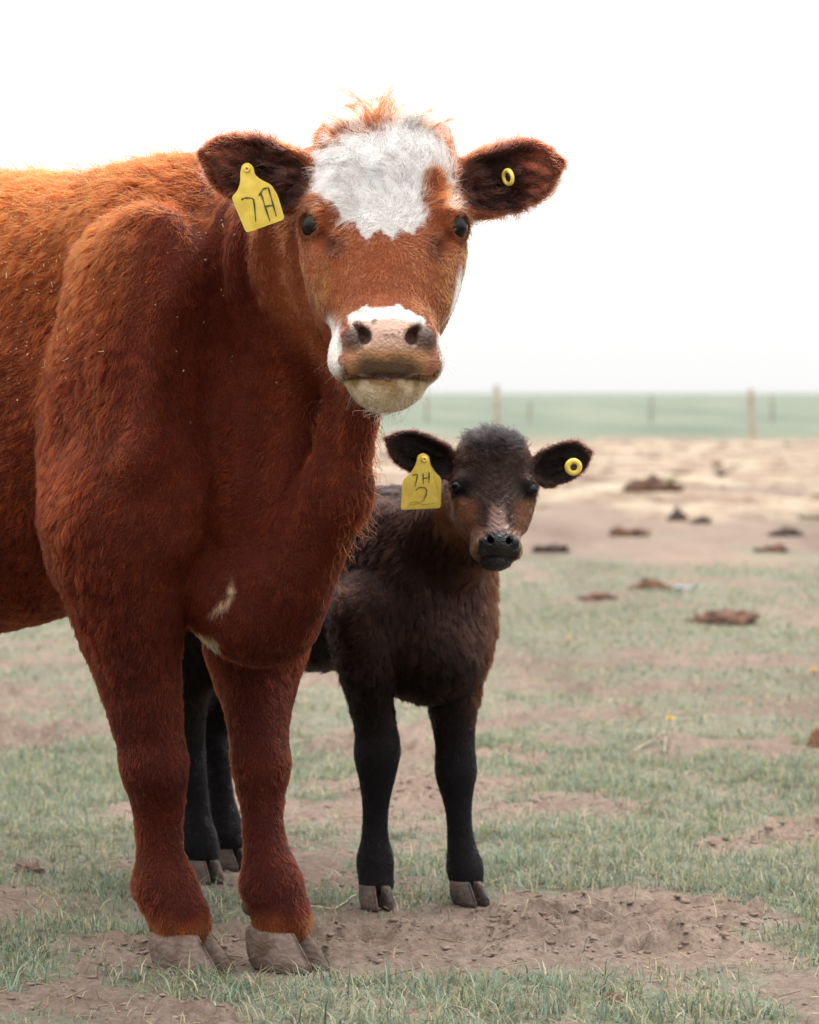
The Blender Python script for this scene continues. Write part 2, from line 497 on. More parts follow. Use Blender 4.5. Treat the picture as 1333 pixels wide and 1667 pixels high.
leg(calfB, [(732, 1040, 6.43, .066), (737, 1120, 6.43, .051), (738, 1175, 6.43, .038), (741, 1225, 6.43, .034), (742, 1258, 6.43, .0360), (745, 1300, 6.43, .025),
            (748, 1345, 6.43, .0210), (752, 1380, 6.43, .0240), (756, 1410, 6.425, .0310), (760, 1432, 6.415, .029)], .04, .010)
for (hx, hy, hd), s in (((336, 1425, 6.70), -1), ((377, 1403, 6.87), 1)):
    hb = P(hx, hy, hd); hb[2] = 0
    calfB.ell(w(-.55, s * .085, .52), (.13, .06, .15), .05, pitch(.2))
    k_ = [(w(-.52, s * .09, .50), .085), (w(-.57, s * .09, .40), .058)]
    calfB.chain(k_ + [(hb - .065 * KF.f + (0, 0, .285), .036), (hb - .05 * KF.f + (0, 0, .22), .029), (hb - .035 * KF.f + (0, 0, .13), .026),
                      (hb - .028 * KF.f + (0, 0, .085), .033), (hb - .008 * KF.f + (0, 0, .05), .030)], .015, .04)
calfB.chain([(w(-.72, 0, .70), .025), (w(-.77, 0, .60), .015), (w(-.775, 0, .42), .012), (w(-.77, 0, .33), .02), (w(-.77, 0, .28), .008)], .01, .03)
calf_head = Head(P(806, 795, 6.12), rotz(math.radians(5)) @ roty(math.radians(2.0)), (.63, .60, .545))
calf_head.S = np.array([.575, .60, .515])
build_head(calfB, calf_head, True)
calf_earR = build_ear(calfB, calf_head, -1, (-.118, .085, .050), (-.318, .10, .158), .038, (-.10, -1.0, -.10))
calf_earL = build_ear(calfB, calf_head, 1, (.118, .085, .060), (.302, .10, .125), .037, (.10, -1.0, -.12))
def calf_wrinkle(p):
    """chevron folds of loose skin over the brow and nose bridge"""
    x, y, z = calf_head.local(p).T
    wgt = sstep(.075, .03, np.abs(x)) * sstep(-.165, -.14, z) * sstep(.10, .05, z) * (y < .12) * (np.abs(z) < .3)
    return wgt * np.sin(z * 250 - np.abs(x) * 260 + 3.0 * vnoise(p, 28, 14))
calfB.noise = lambda p: .0015 * vnoise(p, 18.0, 5) + .0011 * calf_wrinkle(p) + lip_groove(calf_head, p, .75, .0035)[1]
# ------------------------------------------------------------------ materials of the animals
def new_mat(name):
    m = bpy.data.materials.new(name); m.use_nodes = True
    nt = m.node_tree; nt.nodes.clear()
    out = nt.nodes.new('ShaderNodeOutputMaterial')
    return m, nt.nodes, nt.links, out

def skin_mat(name, rough=.75, bump=.55, scale=170.0):
    m, n, l, out = new_mat(name)
    b = n.new('ShaderNodeBsdfPrincipled'); a = n.new('ShaderNodeAttribute'); a.attribute_name = 'Col'
    t = n.new('ShaderNodeTexNoise'); t.inputs['Scale'].default_value = scale; t.inputs['Detail'].default_value = 4
    v = n.new('ShaderNodeTexVoronoi'); v.inputs['Scale'].default_value = scale * 1.2
    ad = n.new('ShaderNodeMath'); ad.operation = 'ADD'
    bp = n.new('ShaderNodeBump'); bp.inputs['Strength'].default_value = bump; bp.inputs['Distance'].default_value = .003
    mr = n.new('ShaderNodeMapRange'); mr.inputs['To Min'].default_value = -.08; mr.inputs['To Max'].default_value = .08
    tc = n.new('ShaderNodeTexCoord')
    l.new(tc.outputs['Object'], t.inputs['Vector']); l.new(tc.outputs['Object'], v.inputs['Vector'])
    l.new(t.outputs['Fac'], ad.inputs[0]); l.new(v.outputs['Distance'], ad.inputs[1]); l.new(ad.outputs[0], bp.inputs['Height'])
    l.new(a.outputs['Color'], b.inputs['Base Color']); l.new(bp.outputs[0], b.inputs['Normal'])
    l.new(t.outputs['Fac'], mr.inputs['Value'])
    wet = n.new('ShaderNodeMapRange'); wet.inputs['To Min'].default_value = rough; wet.inputs['To Max'].default_value = .34     # the bare nose is moist
    sm = n.new('ShaderNodeMath'); sm.operation = 'ADD'; sp = n.new('ShaderNodeMapRange'); sp.inputs['To Min'].default_value = .12; sp.inputs['To Max'].default_value = .36
    l.new(a.outputs['Alpha'], wet.inputs['Value']); l.new(wet.outputs[0], sm.inputs[0]); l.new(mr.outputs[0], sm.inputs[1]); l.new(sm.outputs[0], b.inputs['Roughness'])
    l.new(a.outputs['Alpha'], sp.inputs['Value']); l.new(sp.outputs[0], b.inputs['Specular IOR Level'])
    l.new(b.outputs[0], out.inputs['Surface'])
    return m

def hair_mat(name, rough=.45, ior=1.22):
    m, n, l, out = new_mat(name)
    b = n.new('ShaderNodeBsdfHairPrincipled'); b.parametrization = 'COLOR'
    a = n.new('ShaderNodeAttribute'); a.attribute_name = 'Col'
    b.inputs['Roughness'].default_value = rough
    b.inputs['Radial Roughness'].default_value = .55
    b.inputs['Random Roughness'].default_value = .3
    b.inputs['Coat'].default_value = 0.0
    b.inputs['IOR'].default_value = ior
    l.new(a.outputs['Color'], b.inputs['Color']); l.new(b.outputs[0], out.inputs['Surface'])
    return m

def plain_mat(name, color, rough=.5, noise=0.0, nscale=30.0, bump=0.0, coat=0.0, spec=.5, color2=None):
    m, n, l, out = new_mat(name)
    b = n.new('ShaderNodeBsdfPrincipled')
    b.inputs['Base Color'].default_value = (*color, 1); b.inputs['Roughness'].default_value = rough
    b.inputs['Coat Weight'].default_value = coat; b.inputs['Specular IOR Level'].default_value = spec
    if noise > 0 or color2 is not None or bump > 0:
        tc = n.new('ShaderNodeTexCoord')
        t = n.new('ShaderNodeTexNoise'); t.inputs['Scale'].default_value = nscale; t.inputs['Detail'].default_value = 6
        l.new(tc.outputs['Object'], t.inputs['Vector'])
        r = n.new('ShaderNodeValToRGB')
        c2 = color2 if color2 is not None else tuple(c * (1 - noise) for c in color)
        r.color_ramp.elements[0].position = .35; r.color_ramp.elements[0].color = (*c2, 1)
        r.color_ramp.elements[1].position = .65; r.color_ramp.elements[1].color = (*color, 1)
        l.new(t.outputs['Fac'], r.inputs['Fac']); l.new(r.outputs[0], b.inputs['Base Color'])
        if bump > 0:
            bp = n.new('ShaderNodeBump'); bp.inputs['Strength'].default_value = bump; bp.inputs['Distance'].default_value = .003
            l.new(t.outputs['Fac'], bp.inputs['Height']); l.new(bp.outputs[0], b.inputs['Normal'])
    l.new(b.outputs[0], out.inputs['Surface'])
    return m

M_skin = skin_mat('hide')
M_hair = hair_mat('hair'); M_hair_calf = hair_mat('calf_hair', .30, 1.22)
M_eye = plain_mat('eye', (.003, .003, .005), .06, spec=.24)
def horn_mat(name, c1, c2, dirt):
    m, n, l, out = new_mat(name)
    b = n.new('ShaderNodeBsdfPrincipled'); b.inputs['Roughness'].default_value = .75; b.inputs['Specular IOR Level'].default_value = .25
    tc = n.new('ShaderNodeTexCoord'); wv = n.new('ShaderNodeTexWave'); wv.bands_direction = 'Z'; wv.inputs['Scale'].default_value = 26; wv.inputs['Distortion'].default_value = 9; wv.inputs['Detail'].default_value = 5; wv.inputs['Detail Scale'].default_value = 2.0
    t = n.new('ShaderNodeTexNoise'); t.inputs['Scale'].default_value = 30; t.inputs['Detail'].default_value = 8; t.inputs['Roughness'].default_value = .7
    t2 = n.new('ShaderNodeTexNoise'); t2.inputs['Scale'].default_value = 150; t2.inputs['Detail'].default_value = 5
    for q in (wv, t, t2): l.new(tc.outputs['Object'], q.inputs['Vector'])
    r = n.new('ShaderNodeValToRGB'); r.color_ramp.elements[0].color = (*c2, 1); r.color_ramp.elements[1].color = (*c1, 1)
    r.color_ramp.elements[0].position = .2; r.color_ramp.elements[1].position = .8
    l.new(wv.outputs['Fac'], r.inputs['Fac'])
    r2 = n.new('ShaderNodeValToRGB'); r2.color_ramp.elements[0].position = .44; r2.color_ramp.elements[1].position = .60
    l.new(t.outputs['Fac'], r2.inputs['Fac'])
    k = n.new('ShaderNodeMix'); k.data_type = 'RGBA'; k.inputs['B'].default_value = (*dirt, 1); l.new(r2.outputs[0], k.inputs['Factor']); l.new(r.outputs[0], k.inputs['A'])
    ad = n.new('ShaderNodeMath'); ad.operation = 'ADD'; l.new(wv.outputs['Fac'], ad.inputs[0]); l.new(t2.outputs['Fac'], ad.inputs[1])
    bp = n.new('ShaderNodeBump'); bp.inputs['Strength'].default_value = .35; bp.inputs['Distance'].default_value = .002
    l.new(ad.outputs[0], bp.inputs['Height']); l.new(bp.outputs[0], b.inputs['Normal']); l.new(k.outputs['Result'], b.inputs['Base Color']); l.new(b.outputs[0], out.inputs['Surface'])
    return m
M_hoof = horn_mat('hoof_horn', (.165, .120, .100), (.140, .100, .082), (.095, .060, .044))
M_hoof_dark = horn_mat('calf_hoof_horn', (.060, .048, .043), (.048, .038, .034), (.11, .075, .058))
M_tag = plain_mat('tag_plastic', (.80, .61, .105), .42, color2=(.66, .47, .075), nscale=55, bump=.15)
M_ink = plain_mat('tag_ink', (.05, .045, .03), .6)
M_ink_faint = plain_mat('tag_ink_faint', (.40, .33, .06), .6)
M_black = plain_mat('black_plastic', (.015, .015, .015), .4)

# ------------------------------------------------------------------ coat colours
def poly_sd(xy, pts):
    """signed distance to a closed outline, negative inside"""
    pts = np.asarray(pts, float); d = np.full(len(xy), 1e9); s = np.ones(len(xy))
    for i in range(len(pts)):
        a, b = pts[i - 1], pts[i]
        e = b - a; ww = xy - a
        t = np.clip(ww @ e / (e @ e), 0, 1)
        d = np.minimum(d, ((ww - t[:, None] * e) ** 2).sum(1))
        c1 = xy[:, 1] >= a[1]; c2 = xy[:, 1] < b[1]; c3 = e[0] * ww[:, 1] > e[1] * ww[:, 0]
        s = np.where((c1 & c2 & c3) | (~c1 & ~c2 & ~c3), -s, s)
    return s * np.sqrt(d)

def face_px(pts, cx, cy, sc):       # outline on the face, in head coordinates
    return [((x - cx) / sc, (cy - y) / sc) for x, y in pts]

HS = F / 5.28
BLAZE = face_px([(548, 228), (575, 216), (628, 206), (670, 206), (712, 214), (736, 236), (742, 300), (737, 340), (727, 344), (733, 305), (722, 278),
                 (705, 272), (690, 292), (683, 330), (694, 362), (668, 382), (650, 372), (636, 394), (618, 374), (592, 390), (568, 366), (548, 354), (530, 330),
                 (512, 312), (508, 268), (522, 242)], 627, 367, HS)
MUZ_TOP = face_px([(556, 522), (590, 508), (628, 502), (665, 508), (692, 522), (684, 534), (628, 524), (572, 534)], 627, 367, HS)
PAD = face_px([(566, 530), (628, 520), (690, 530), (710, 560), (716, 600), (700, 612), (640, 614), (560, 612), (548, 590), (556, 555)], 627, 367, HS)

def ear_uv(e, p):
    q = (p - e['c']) @ e['M'].T
    return q[:, 0] / e['L'], q[:, 1] / e['wid'], q[:, 2]

RED = np.array([.098, .0122, .0028]); RED_D = np.array([.056, .0062, .0019]); ORANGE = np.array([.250, .050, .0090])
WHITE = np.array([.780, .730, .695])
def cow_zone(p, n):
    """masks used for both colour and hair length"""
    L = cow_head.local(p); x, y, z = L.T
    r = np.linalg.norm(L - (0, .02, -.04), axis=1)
    Z = dict(L=L)
    Z['head'] = (sstep(.285, .23, r)) * (y < .26)
    nx = n @ cow_head.R
    xz = np.stack([x, z], 1) + .006 * np.stack([vnoise(p, 60, 1), vnoise(p, 60, 2)], 1) + .003 * np.stack([vnoise(p, 170, 3), vnoise(p, 170, 4)], 1)
    hd = (r < .32) & (y < .19)
    sd = np.full(len(p), 1.0); sd2 = sd.copy(); sd3 = sd.copy()
    if hd.any():
        sd[hd] = poly_sd(xz[hd], BLAZE); sd2[hd] = poly_sd(xz[hd], MUZ_TOP); sd3[hd] = poly_sd(xz[hd], PAD)
    Z['blaze'] = sstep(.003, -.003, sd)
    cheek = sstep(.010, -.006, np.hypot((xz[:, 0] + .090) / .9, (xz[:, 1] + .200) / 2.3) - .020) * (y < .0) + sstep(.008, -.006, np.hypot((xz[:, 0] - .092) / .9, (xz[:, 1] + .200) / 2.0) - .015) * (y < .0)
    side = sstep(.012, -.004, np.hypot((y - .0) / 1.2, (z + .125 - .7 * (y - .0)) / 3.0) - .013) * (x > .06) * (r < .3)
    lip = sstep(-.236, -.240, xz[:, 1]) * (y < .02) * sstep(-.02, -.07, y)
    Z['muzwhite'] = np.clip(np.maximum(sstep(.003, -.003, sd2), np.maximum(cheek, side)), 0, 1) * hd
    Z['lip'] = lip * hd
    Z['pad'] = sstep(.002, -.002, sd3) * (y < -.06) * hd * (xz[:, 1] > -.2372)
    ins = np.zeros(len(p)); rim = ins.copy(); earm = ins.copy(); tipm = ins.copy()
    for e in (cow_earR, cow_earL):
        u, v, ww = ear_uv(e, p)
        near = (np.abs(u) < .62) & (np.abs(v) < 1.3) & (np.abs(ww) < .06) & (np.abs(x) > .112)
        facing = n @ e['M'][2]
        q = np.hypot(u / .5, v)
        ins = np.maximum(ins, near * sstep(-.1, .4, facing) * sstep(1.02, .85, q))
        rim = np.maximum(rim, near * sstep(.78, .95, q)); earm = np.maximum(earm, near * 1.0)
        tipm = np.maximum(tipm, near * sstep(.05, .42, u))
    Z['earin'], Z['earrim'], Z['ear'], Z['eartip'] = ins, rim, earm, tipm
    return Z

def cow_color(p, n, Z=None):
    Z = Z or cow_zone(p, n)
    L = Z['L']; A = CW.local(p)
    c = np.tile(RED, (len(p), 1))
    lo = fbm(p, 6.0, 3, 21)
    c = mix(c, ORANGE, np.clip(sstep(.95, 1.3, p[:, 2]) * sstep(.12, -.2, A[:, 0]) * .75 + .25 * lo, 0, 1))  # bleached back, brightened further in the colour as if lit from above
    c = mix(c, RED_D, np.clip(sstep(.85, .45, p[:, 2]) * .75 + .35 * fbm(p, 9, 2, 5), 0, 1))  # darker lower coat, deepened in the colour to stand in for shade
    c = mix(c, np.array([.310, .076, .025]), Z['head'] * .85)
    # darker round the eyes and in the tear grooves, tan under the eye
    for s in (-1, 1):
        e = np.linalg.norm((L - (s * .120, .022, 0)) / (1, 1, 1), axis=1)
        c = mix(c, np.array([.08, .025, .014]), sstep(.036, .024, e) * .6)
        g = np.linalg.norm((L - (s * .082, -.02, -.035)) / (1, 1.6, 1.1), axis=1)
        c = mix(c, np.array([.06, .018, .010]), sstep(.034, .008, g) * .7)
        g = np.linalg.norm((L - (s * .098, .0, -.095)) / (.7, 2, 1.8), axis=1)
        c = mix(c, np.array([.26, .105, .025]), sstep(.04, .01, g) * .55)
    c = mix(c, np.array([.055, .022, .017]), Z['earin'] * (1 - .75 * Z['eartip']))
    c = mix(c, np.array([.26, .085, .05]), Z['earin'] * Z['eartip'] * .6)
    c = mix(c, WHITE, Z['blaze'])
    c = mix(c, np.array([.80, .74, .69]), Z['muzwhite'])
    lipc = mix(np.array([.47, .37, .255]), np.array([.20, .12, .05]), np.clip(sstep(-.25, .4, fbm(p * (1, 1, .5), 42, 3, 8)) * sstep(-.282, -.255, L[:, 2]) * .9 + .45 * sstep(-.256, -.242, L[:, 2]), 0, 1))
    c = mix(c, lipc, Z['lip'] * (1 - .0))
    # bare nose: pink and tan, brown above the mouth, dark specks
    z = L[:, 2]
    pad = mix(np.array([.54, .335, .255]), np.array([.38, .185, .085]), sstep(-.182, -.206, z))
    pad = mix(pad, np.array([.075, .045, .028]), np.clip(sstep(-.200, -.222, z + .010 * fbm(p, 45, 3, 9)) * sstep(.075, .03, np.abs(L[:, 0])), 0, .92))
    pad = mix(pad, np.array([.55, .37, .31]), sstep(.15, .45, fbm(p, 48, 3, 30)) * .7 * sstep(.025, .045, np.abs(L[:, 0])))
    pad = mix(pad, np.array([.10, .05, .035]), sstep(.12, .4, fbm(p, 95, 3, 31)) * sstep(-.195, -.165, z) * .8)
    pad = mix(pad, np.array([.24, .075, .045]), sstep(.058, .072, np.abs(L[:, 0]) + .004 * fbm(p, 80, 2, 33)) * .75)
    for s in (-1, 1):
        g = np.linalg.norm((L - (s * .052, -.155, -.176)) / (1.5, 2, 1), axis=1)
        pad = mix(pad, np.array([.05, .028, .024]), sstep(.026, .012, g + .006 * fbm(p, 110, 3, 35)) * .9)
    c = mix(c, pad, Z['pad'])
    c = mix(c, np.array([.035, .020, .014]), lip_groove(cow_head, p)[0] * .9)  # lip pigment; the dark line also paints the shade of the mouth crease
    c = mix(c, np.array([.30, .075, .018]), sstep(.105, .065, p[:, 2] + .014 * vnoise(p, 40, 5)) * .55)      # bright hair round the coronets
    # white flash on the chest and between the forelegs
    for a, b, r in (((370, 938, 5.42), (375, 972, 5.44), .0085), ((375, 978, 5.44), (338, 1006, 5.47), .009), ((322, 1040, 5.55), (345, 1050, 5.6), .014)):
        a = P(*a); b = P(*b); ba = b - a
        q = p - a; q = q * (1, .05, 1); bb = ba * (1, .05, 1)
        t = np.clip(q @ bb / (bb @ bb), 0, 1)
        dd = np.linalg.norm(q - t[:, None] * bb, axis=1) + .006 * vnoise(p, 70, 12)
        c = mix(c, np.array([.60, .45, .30]), sstep(r, r * .4, dd) * (A[:, 2] < .75) * .9)
    for e in (cow_earR, cow_earL):      # streaky hair in the ears
        u, v, ww = ear_uv(e, p)
        c *= (1 + Z['earin'] * np.clip(1.5 * vnoise(np.stack([u * 4, v * 9 + e['L'] * 50], 1), 1.0, 71), -.5, 1.6))[:, None]
    c *= (1 + .18 * fbm(p, 45, 3, 40))[:, None]
    return np.clip(c, .003, .95)

DARK = np.array([.0075, .0046, .0044]); BROWN = np.array([.085, .025, .0100])
def calf_zone(p, n):
    L = calf_head.local(p); x, y, z = L.T
    r = np.linalg.norm(L - (0, .02, -.04), axis=1)
    Z = dict(L=L); Z['head'] = sstep(.285, .23, r) * (y < .24)
    Z['pad'] = (y < -.062) * (z > -.262) * sstep(.060, .054, np.hypot(x * .86, (z + .198) * 1.0)) * (r < .4)
    Z['pad'] = np.maximum(Z['pad'], (y < -.06) * sstep(-.232, -.238, z) * sstep(.055, .045, np.abs(x)) * (r < .4))
    ins = np.zeros(len(p)); rim = ins.copy(); earm = ins.copy()
    for e in (calf_earR, calf_earL):
        u, v, ww = ear_uv(e, p)
        near = (np.abs(u) < .62) & (np.abs(v) < 1.3) & (np.abs(ww) < .05) & (np.abs(x) > .112)
        q = np.hypot(u / .5, v)
        ins = np.maximum(ins, near * sstep(-.1, .4, n @ e['M'][2]) * sstep(1.02, .85, q))
        rim = np.maximum(rim, near * sstep(.78, .95, q)); earm = np.maximum(earm, near * 1.0)
    Z['earin'], Z['earrim'], Z['ear'] = ins, rim, earm
    return Z

def calf_color(p, n, Z=None):
    Z = Z or calf_zone(p, n)
    L = Z['L']; A = KF.local(p); x, y, z = L.T
    c = np.tile(DARK, (len(p), 1))
    c = mix(c, BROWN, np.clip(sstep(.02, .12, A[:, 1]) * sstep(.30, .42, p[:, 2]) * (1 - Z['head']) * .95, 0, 1))     # brown left flank and shoulder
    c = mix(c, np.array([.040, .0130, .0070]), np.clip(sstep(-.02, .10, A[:, 0]) * sstep(.42, .55, p[:, 2]) * (.7 + .5 * fbm(p, 8, 2, 9)) * (1 - Z['head']), 0, .75))
    c = mix(c, np.array([.0085, .0078, .0095]), sstep(.36, .22, p[:, 2]) * .8)
    h = Z['head']
    hc = np.tile(np.array([.034, .017, .013]), (len(p), 1))
    hc = mix(hc, np.array([.135, .05, .022]), sstep(.035, .085, np.abs(x)) * sstep(-.02, -.06, z))       # brown cheeks
    hc = mix(hc, np.array([.014, .011, .012]), sstep(.085, .16, z) * sstep(.085, .05, np.abs(x)))       # black crown
    hc = mix(hc, np.array([.34, .205, .175]), sstep(.030, .010, np.abs(x) * .8) * sstep(-.03, -.09, z) * sstep(-.19, -.15, z) * .8)   # pale bridge
    hc = mix(hc, np.array([.22, .10, .065]), sstep(-.125, -.15, z) * sstep(-.19, -.165, z) * .7)
    for s in (-1, 1):
        e = np.linalg.norm((L - (s * .112, .02, .0)) / (1.2, 1.2, 1), axis=1)
        hc = mix(hc, np.array([.009, .007, .008]), sstep(.05, .025, e) * .9)
    hc = hc * (1 + .45 * calf_wrinkle(p))[:, None]  # fold ridges lightened, creases darkened: relief shading put into the colour
    c = mix(c, hc, h)
    c = mix(c, np.array([.012, .0075, .007]), Z['earin']); c = mix(c, np.array([.045, .018, .012]), Z['earrim'] * .6)
    c = mix(c, np.array([.0065, .0065, .008]), Z['pad']); c = mix(c, np.array([.003, .003, .003]), lip_groove(calf_head, p, .75)[0])  # lip crease painted dark in place of a shaded slit
    c *= (1 + .2 * fbm(p, 50, 3, 41))[:, None]
    return np.clip(c, .003, .9)

# ------------------------------------------------------------------ hair
def sample(v, q, n, dens, seed):
    r = np.random.default_rng(seed)
    a, b, c, d = (v[q[:, i]] for i in range(4))
    area = .5 * (np.linalg.norm(np.cross(b - a, c - a), axis=1) + np.linalg.norm(np.cross(c - a, d - a), axis=1))
    e = area * dens[q].mean(1)
    cnt = np.floor(e + r.random(len(e))).astype(int)
    f = np.repeat(np.arange(len(q)), cnt)
    s, t = r.random(len(f))[:, None], r.random(len(f))[:, None]
    Q = q[f]
    lerp = lambda X: (X[Q[:, 0]] * (1 - s) + X[Q[:, 1]] * s) * (1 - t) + (X[Q[:, 3]] * (1 - s) + X[Q[:, 2]] * s) * t
    return lerp(v), unit(lerp(n)), r

def grow(name, parent, root, nrm, flow, length, lift, color, rad, r, clump=.014, clump_s=.55, curl=.10, K=5, tip=.25, mess=.22, sink=.001):
    N = len(root)
    flow = flow - nrm * (flow * nrm).sum(1, keepdims=True)
    flow = unit(flow + mess * r.normal(size=(N, 3)))
    flow = unit(flow - nrm * (flow * nrm).sum(1, keepdims=True) * .9)
    wp = root + .35 * clump * np.stack([vnoise(root, .6 / clump, 70 + i) for i in range(3)], 1)
    cell = np.floor(wp / clump).astype(np.int64); best = np.full(N, 1e9); ck = np.zeros(N, np.int64)
    for dx in (-1, 0, 1):                      # scattered tuft centres, nearest one wins
        for dy in (-1, 0, 1):
            for dz in (-1, 0, 1):
                cc = cell + (dx, dy, dz)
                hk = ((cc[:, 0] * 73856093) ^ (cc[:, 1] * 19349663) ^ (cc[:, 2] * 83492791)) & 0x7FFFFFFFFFFF
                d2 = (((cc + np.stack([hash01(hk, 50 + i) for i in range(3)], 1)) * clump - wp) ** 2).sum(1)
                m = d2 < best; best[m] = d2[m]; ck[m] = hk[m]
    _, inv = np.unique(ck, return_inverse=True)
    cnt = np.bincount(inv).astype(float)
    cm = np.stack([np.bincount(inv, root[:, i]) / cnt for i in range(3)], 1)[inv]
    cf = np.stack([hash01(inv, 5 + i) - .5 for i in range(3)], 1)
    flow = unit(flow + .55 * (cf - nrm * (cf * nrm).sum(1, keepdims=True)))
    length = length * (.75 + .5 * hash01(inv, 3)) * (.7 + .5 * r.random(N))
    side = np.cross(nrm, flow)
    ph = hash01(inv, 9) * 6.28 + .8 * r.normal(size=N); am = curl * (.4 + .9 * hash01(inv, 11))
    pos = np.zeros((N, K, 3), np.float32); radii = np.zeros((N, K), np.float32)
    for k in range(K):
        t = k / (K - 1)
        L = length[:, None]
        q = root - nrm * sink + L * (flow * (t * (1 - lift[:, None] * .55)) + nrm * (lift[:, None] * (t - .42 * t * t) + .02 * t))
        q += side * (length * am * (np.sin(ph + 5.2 * t) - np.sin(ph)) * t ** .6)[:, None]
        q += nrm * (length * am * .5 * (np.cos(ph + 4.4 * t) - np.cos(ph)) * t)[:, None].clip(-.002)
        q += (cm - root) * ((clump_s * np.clip(length / .024, 0, 1) ** 2) * t ** 1.4)[:, None]
        pos[:, k] = q
        radii[:, k] = rad * (1 - (1 - tip) * t ** 1.5)
    tone = 1 + (hash01(inv, 21) - .5) * np.clip(length / .02, .25, 1) * .75
    return pos, radii, color * tone[:, None] * (.80 + .40 * r.random((N, 1)))

def hair_object(name, parent, sets, mat):
    cu = bpy.data.hair_curves.new(name)
    sizes = np.concatenate([np.full(len(p), p.shape[1], np.int32) for p, _, _ in sets])
    cu.add_curves(sizes.tolist())
    pos = np.concatenate([p.reshape(-1, 3) for p, _, _ in sets]).astype(np.float32)
    rad = np.concatenate([x.ravel() for _, x, _ in sets]).astype(np.float32)
    colr = np.concatenate([np.repeat(c, p.shape[1], 0) for p, _, c in sets])
    c4 = np.ones((len(colr), 4), np.float32); c4[:, :3] = np.clip(colr, .002, .97)
    cu.position_data.foreach_set('vector', pos.ravel())
    at = cu.attributes.get('radius') or cu.attributes.new('radius', 'FLOAT', 'POINT')
    at.data.foreach_set('value', rad)
    at = cu.attributes.new('Col', 'FLOAT_COLOR', 'POINT')
    at.data.foreach_set('color', c4.ravel())
    cu.materials.append(mat)
    o = bpy.data.objects.new(name, cu); col.objects.link(o)
    o.parent = parent
    o.matrix_parent_inverse = Matrix.Translation(-parent.matrix_basis.translation)
    tag(o, kind='stuff')
    return o

def view_density(p, n):
    """full density on the sides that face the photographer, thinner on the far sides"""
    to = unit(np.array([0, 0, EYE]) - p)
    return .30 + .70 * sstep(-.45, -.10, (n * to).sum(1))

def head_flow(L, h):
    x, y, z = L.T
    wz = -.012
    v = np.stack([x * 1.1, np.zeros(len(x)) , (z - wz)], 1)
    down = np.stack([x * .2, -.25 * np.ones(len(x)), -np.ones(len(x))], 1)
    v = unit(v + 1e-6)
    t = sstep(-.01, -.06, z)[:, None]
    v = v * (1 - t) + unit(down) * t
    return v @ h.R.T

def ear_flow(fl, p, n, ears, ear):
    for e in ears:
        u, v, ww = ear_uv(e, p)
        near = (np.abs(u) < .62) & (np.abs(v) < 1.3) & (np.abs(ww) < .06) & (ear > 0)
        d = e['M'][0] * 1.0 + e['M'][1] * (np.sign(v) * sstep(.3, .9, np.abs(v)) * .9)[:, None] + np.array([0, 0, -.25])
        fl = np.where(near[:, None], d, fl)
    return fl
# ------------------------------------------------------------------ small parts of the animals
def uv_ball(c, r, seg=24, ring=16, R=None):
    v = []; f = []
    for i in range(ring + 1):
        th = math.pi * i / ring
        for j in range(seg):
            a = 2 * math.pi * j / seg
            v.append((math.sin(th) * math.cos(a), math.sin(th) * math.sin(a), math.cos(th)))
    v = np.array(v) * np.asarray(r, float)
    if R is not None: v = v @ R.T
    for i in range(ring):
        for j in range(seg):
            f.append((i * seg + j, (i + 1) * seg + j, (i + 1) * seg + (j + 1) % seg, i * seg + (j + 1) % seg))
    return v + np.asarray(c, float), np.array(f)

def part_empty(name, parent, loc):
    o = empty(name, loc); o.parent = parent
    o.location = np.asarray(loc) - np.asarray(parent.matrix_basis.translation)
    return o

def claw_mesh(base, toe, s, k, mat, parent, lean=0.0):
    """one half of a cloven hoof: horn wall sloping forward to a pointed toe, flat inner side"""
    toe = unit(np.array([toe[0], toe[1], 0.0])); lat = np.array([-toe[1], toe[0], 0.0]) * s
    prof = [(-.004, .068, .044, .022), (.004, .076, .049, .0255), (.012, .075, .050, .027), (.026, .068, .051, .0278), (.040, .060, .050, .0278), (.052, .053, .049, .0272), (.060, .048, .047, .0265), (.066, .041, .042, .024)]
    NS = 28; v = []
    for z, xf, xr, hw in prof:
        for j in range(NS):
            a = 2 * math.pi * j / NS; ca, sa = math.cos(a), math.sin(a)
            x = (xf * abs(ca) ** .85 if ca > 0 else -xr * abs(ca) ** .75)
            y = hw * abs(sa) ** .8 * (1 if sa > 0 else -.55)
            if ca > 0: y -= hw * .55 * ca ** 2 * (1 if sa > 0 else .2)   # toe turns inward
            bump = 1 + .012 * math.sin(z * 600 + j * .4)
            q = toe * (x * k * bump - .25 * z * k) + lat * ((y + hw * .62) * k) + np.array([0, 0, z * k])
            v.append(base + q)
    f = []
    for i in range(len(prof) - 1):
        for j in range(NS):
            f.append((i * NS + j, i * NS + (j + 1) % NS, (i + 1) * NS + (j + 1) % NS, (i + 1) * NS + j))
    f.append(tuple(range(NS))[::-1]); f.append(tuple(range((len(prof) - 1) * NS, len(prof) * NS)))
    if s < 0: f = [t[::-1] for t in f]
    return mesh_obj('claw', np.array(v), f, mat, parent)

def hoof(parent, base, toe, k, mat, gap=.004):
    base = np.array([base[0], base[1], 0.0])
    h = part_empty('hoof', parent, base)
    t = unit(np.array([toe[0], toe[1], 0.0])); lat = np.array([-t[1], t[0], 0.0])
    for s in (-1, 1):
        d = unit(t + lat * s * .10)
        claw_mesh(base + lat * s * gap, d, s, k, mat, h)
    for s in (-1, 1):      # dewclaws at the back of the fetlock
        v, f = uv_ball(base - t * .056 * k + lat * s * .024 * k + np.array([0, 0, .100 * k]), (.013 * k, .013 * k, .018 * k), 10, 8)
        mesh_obj('dewclaw', v, f, mat, h)
    return h

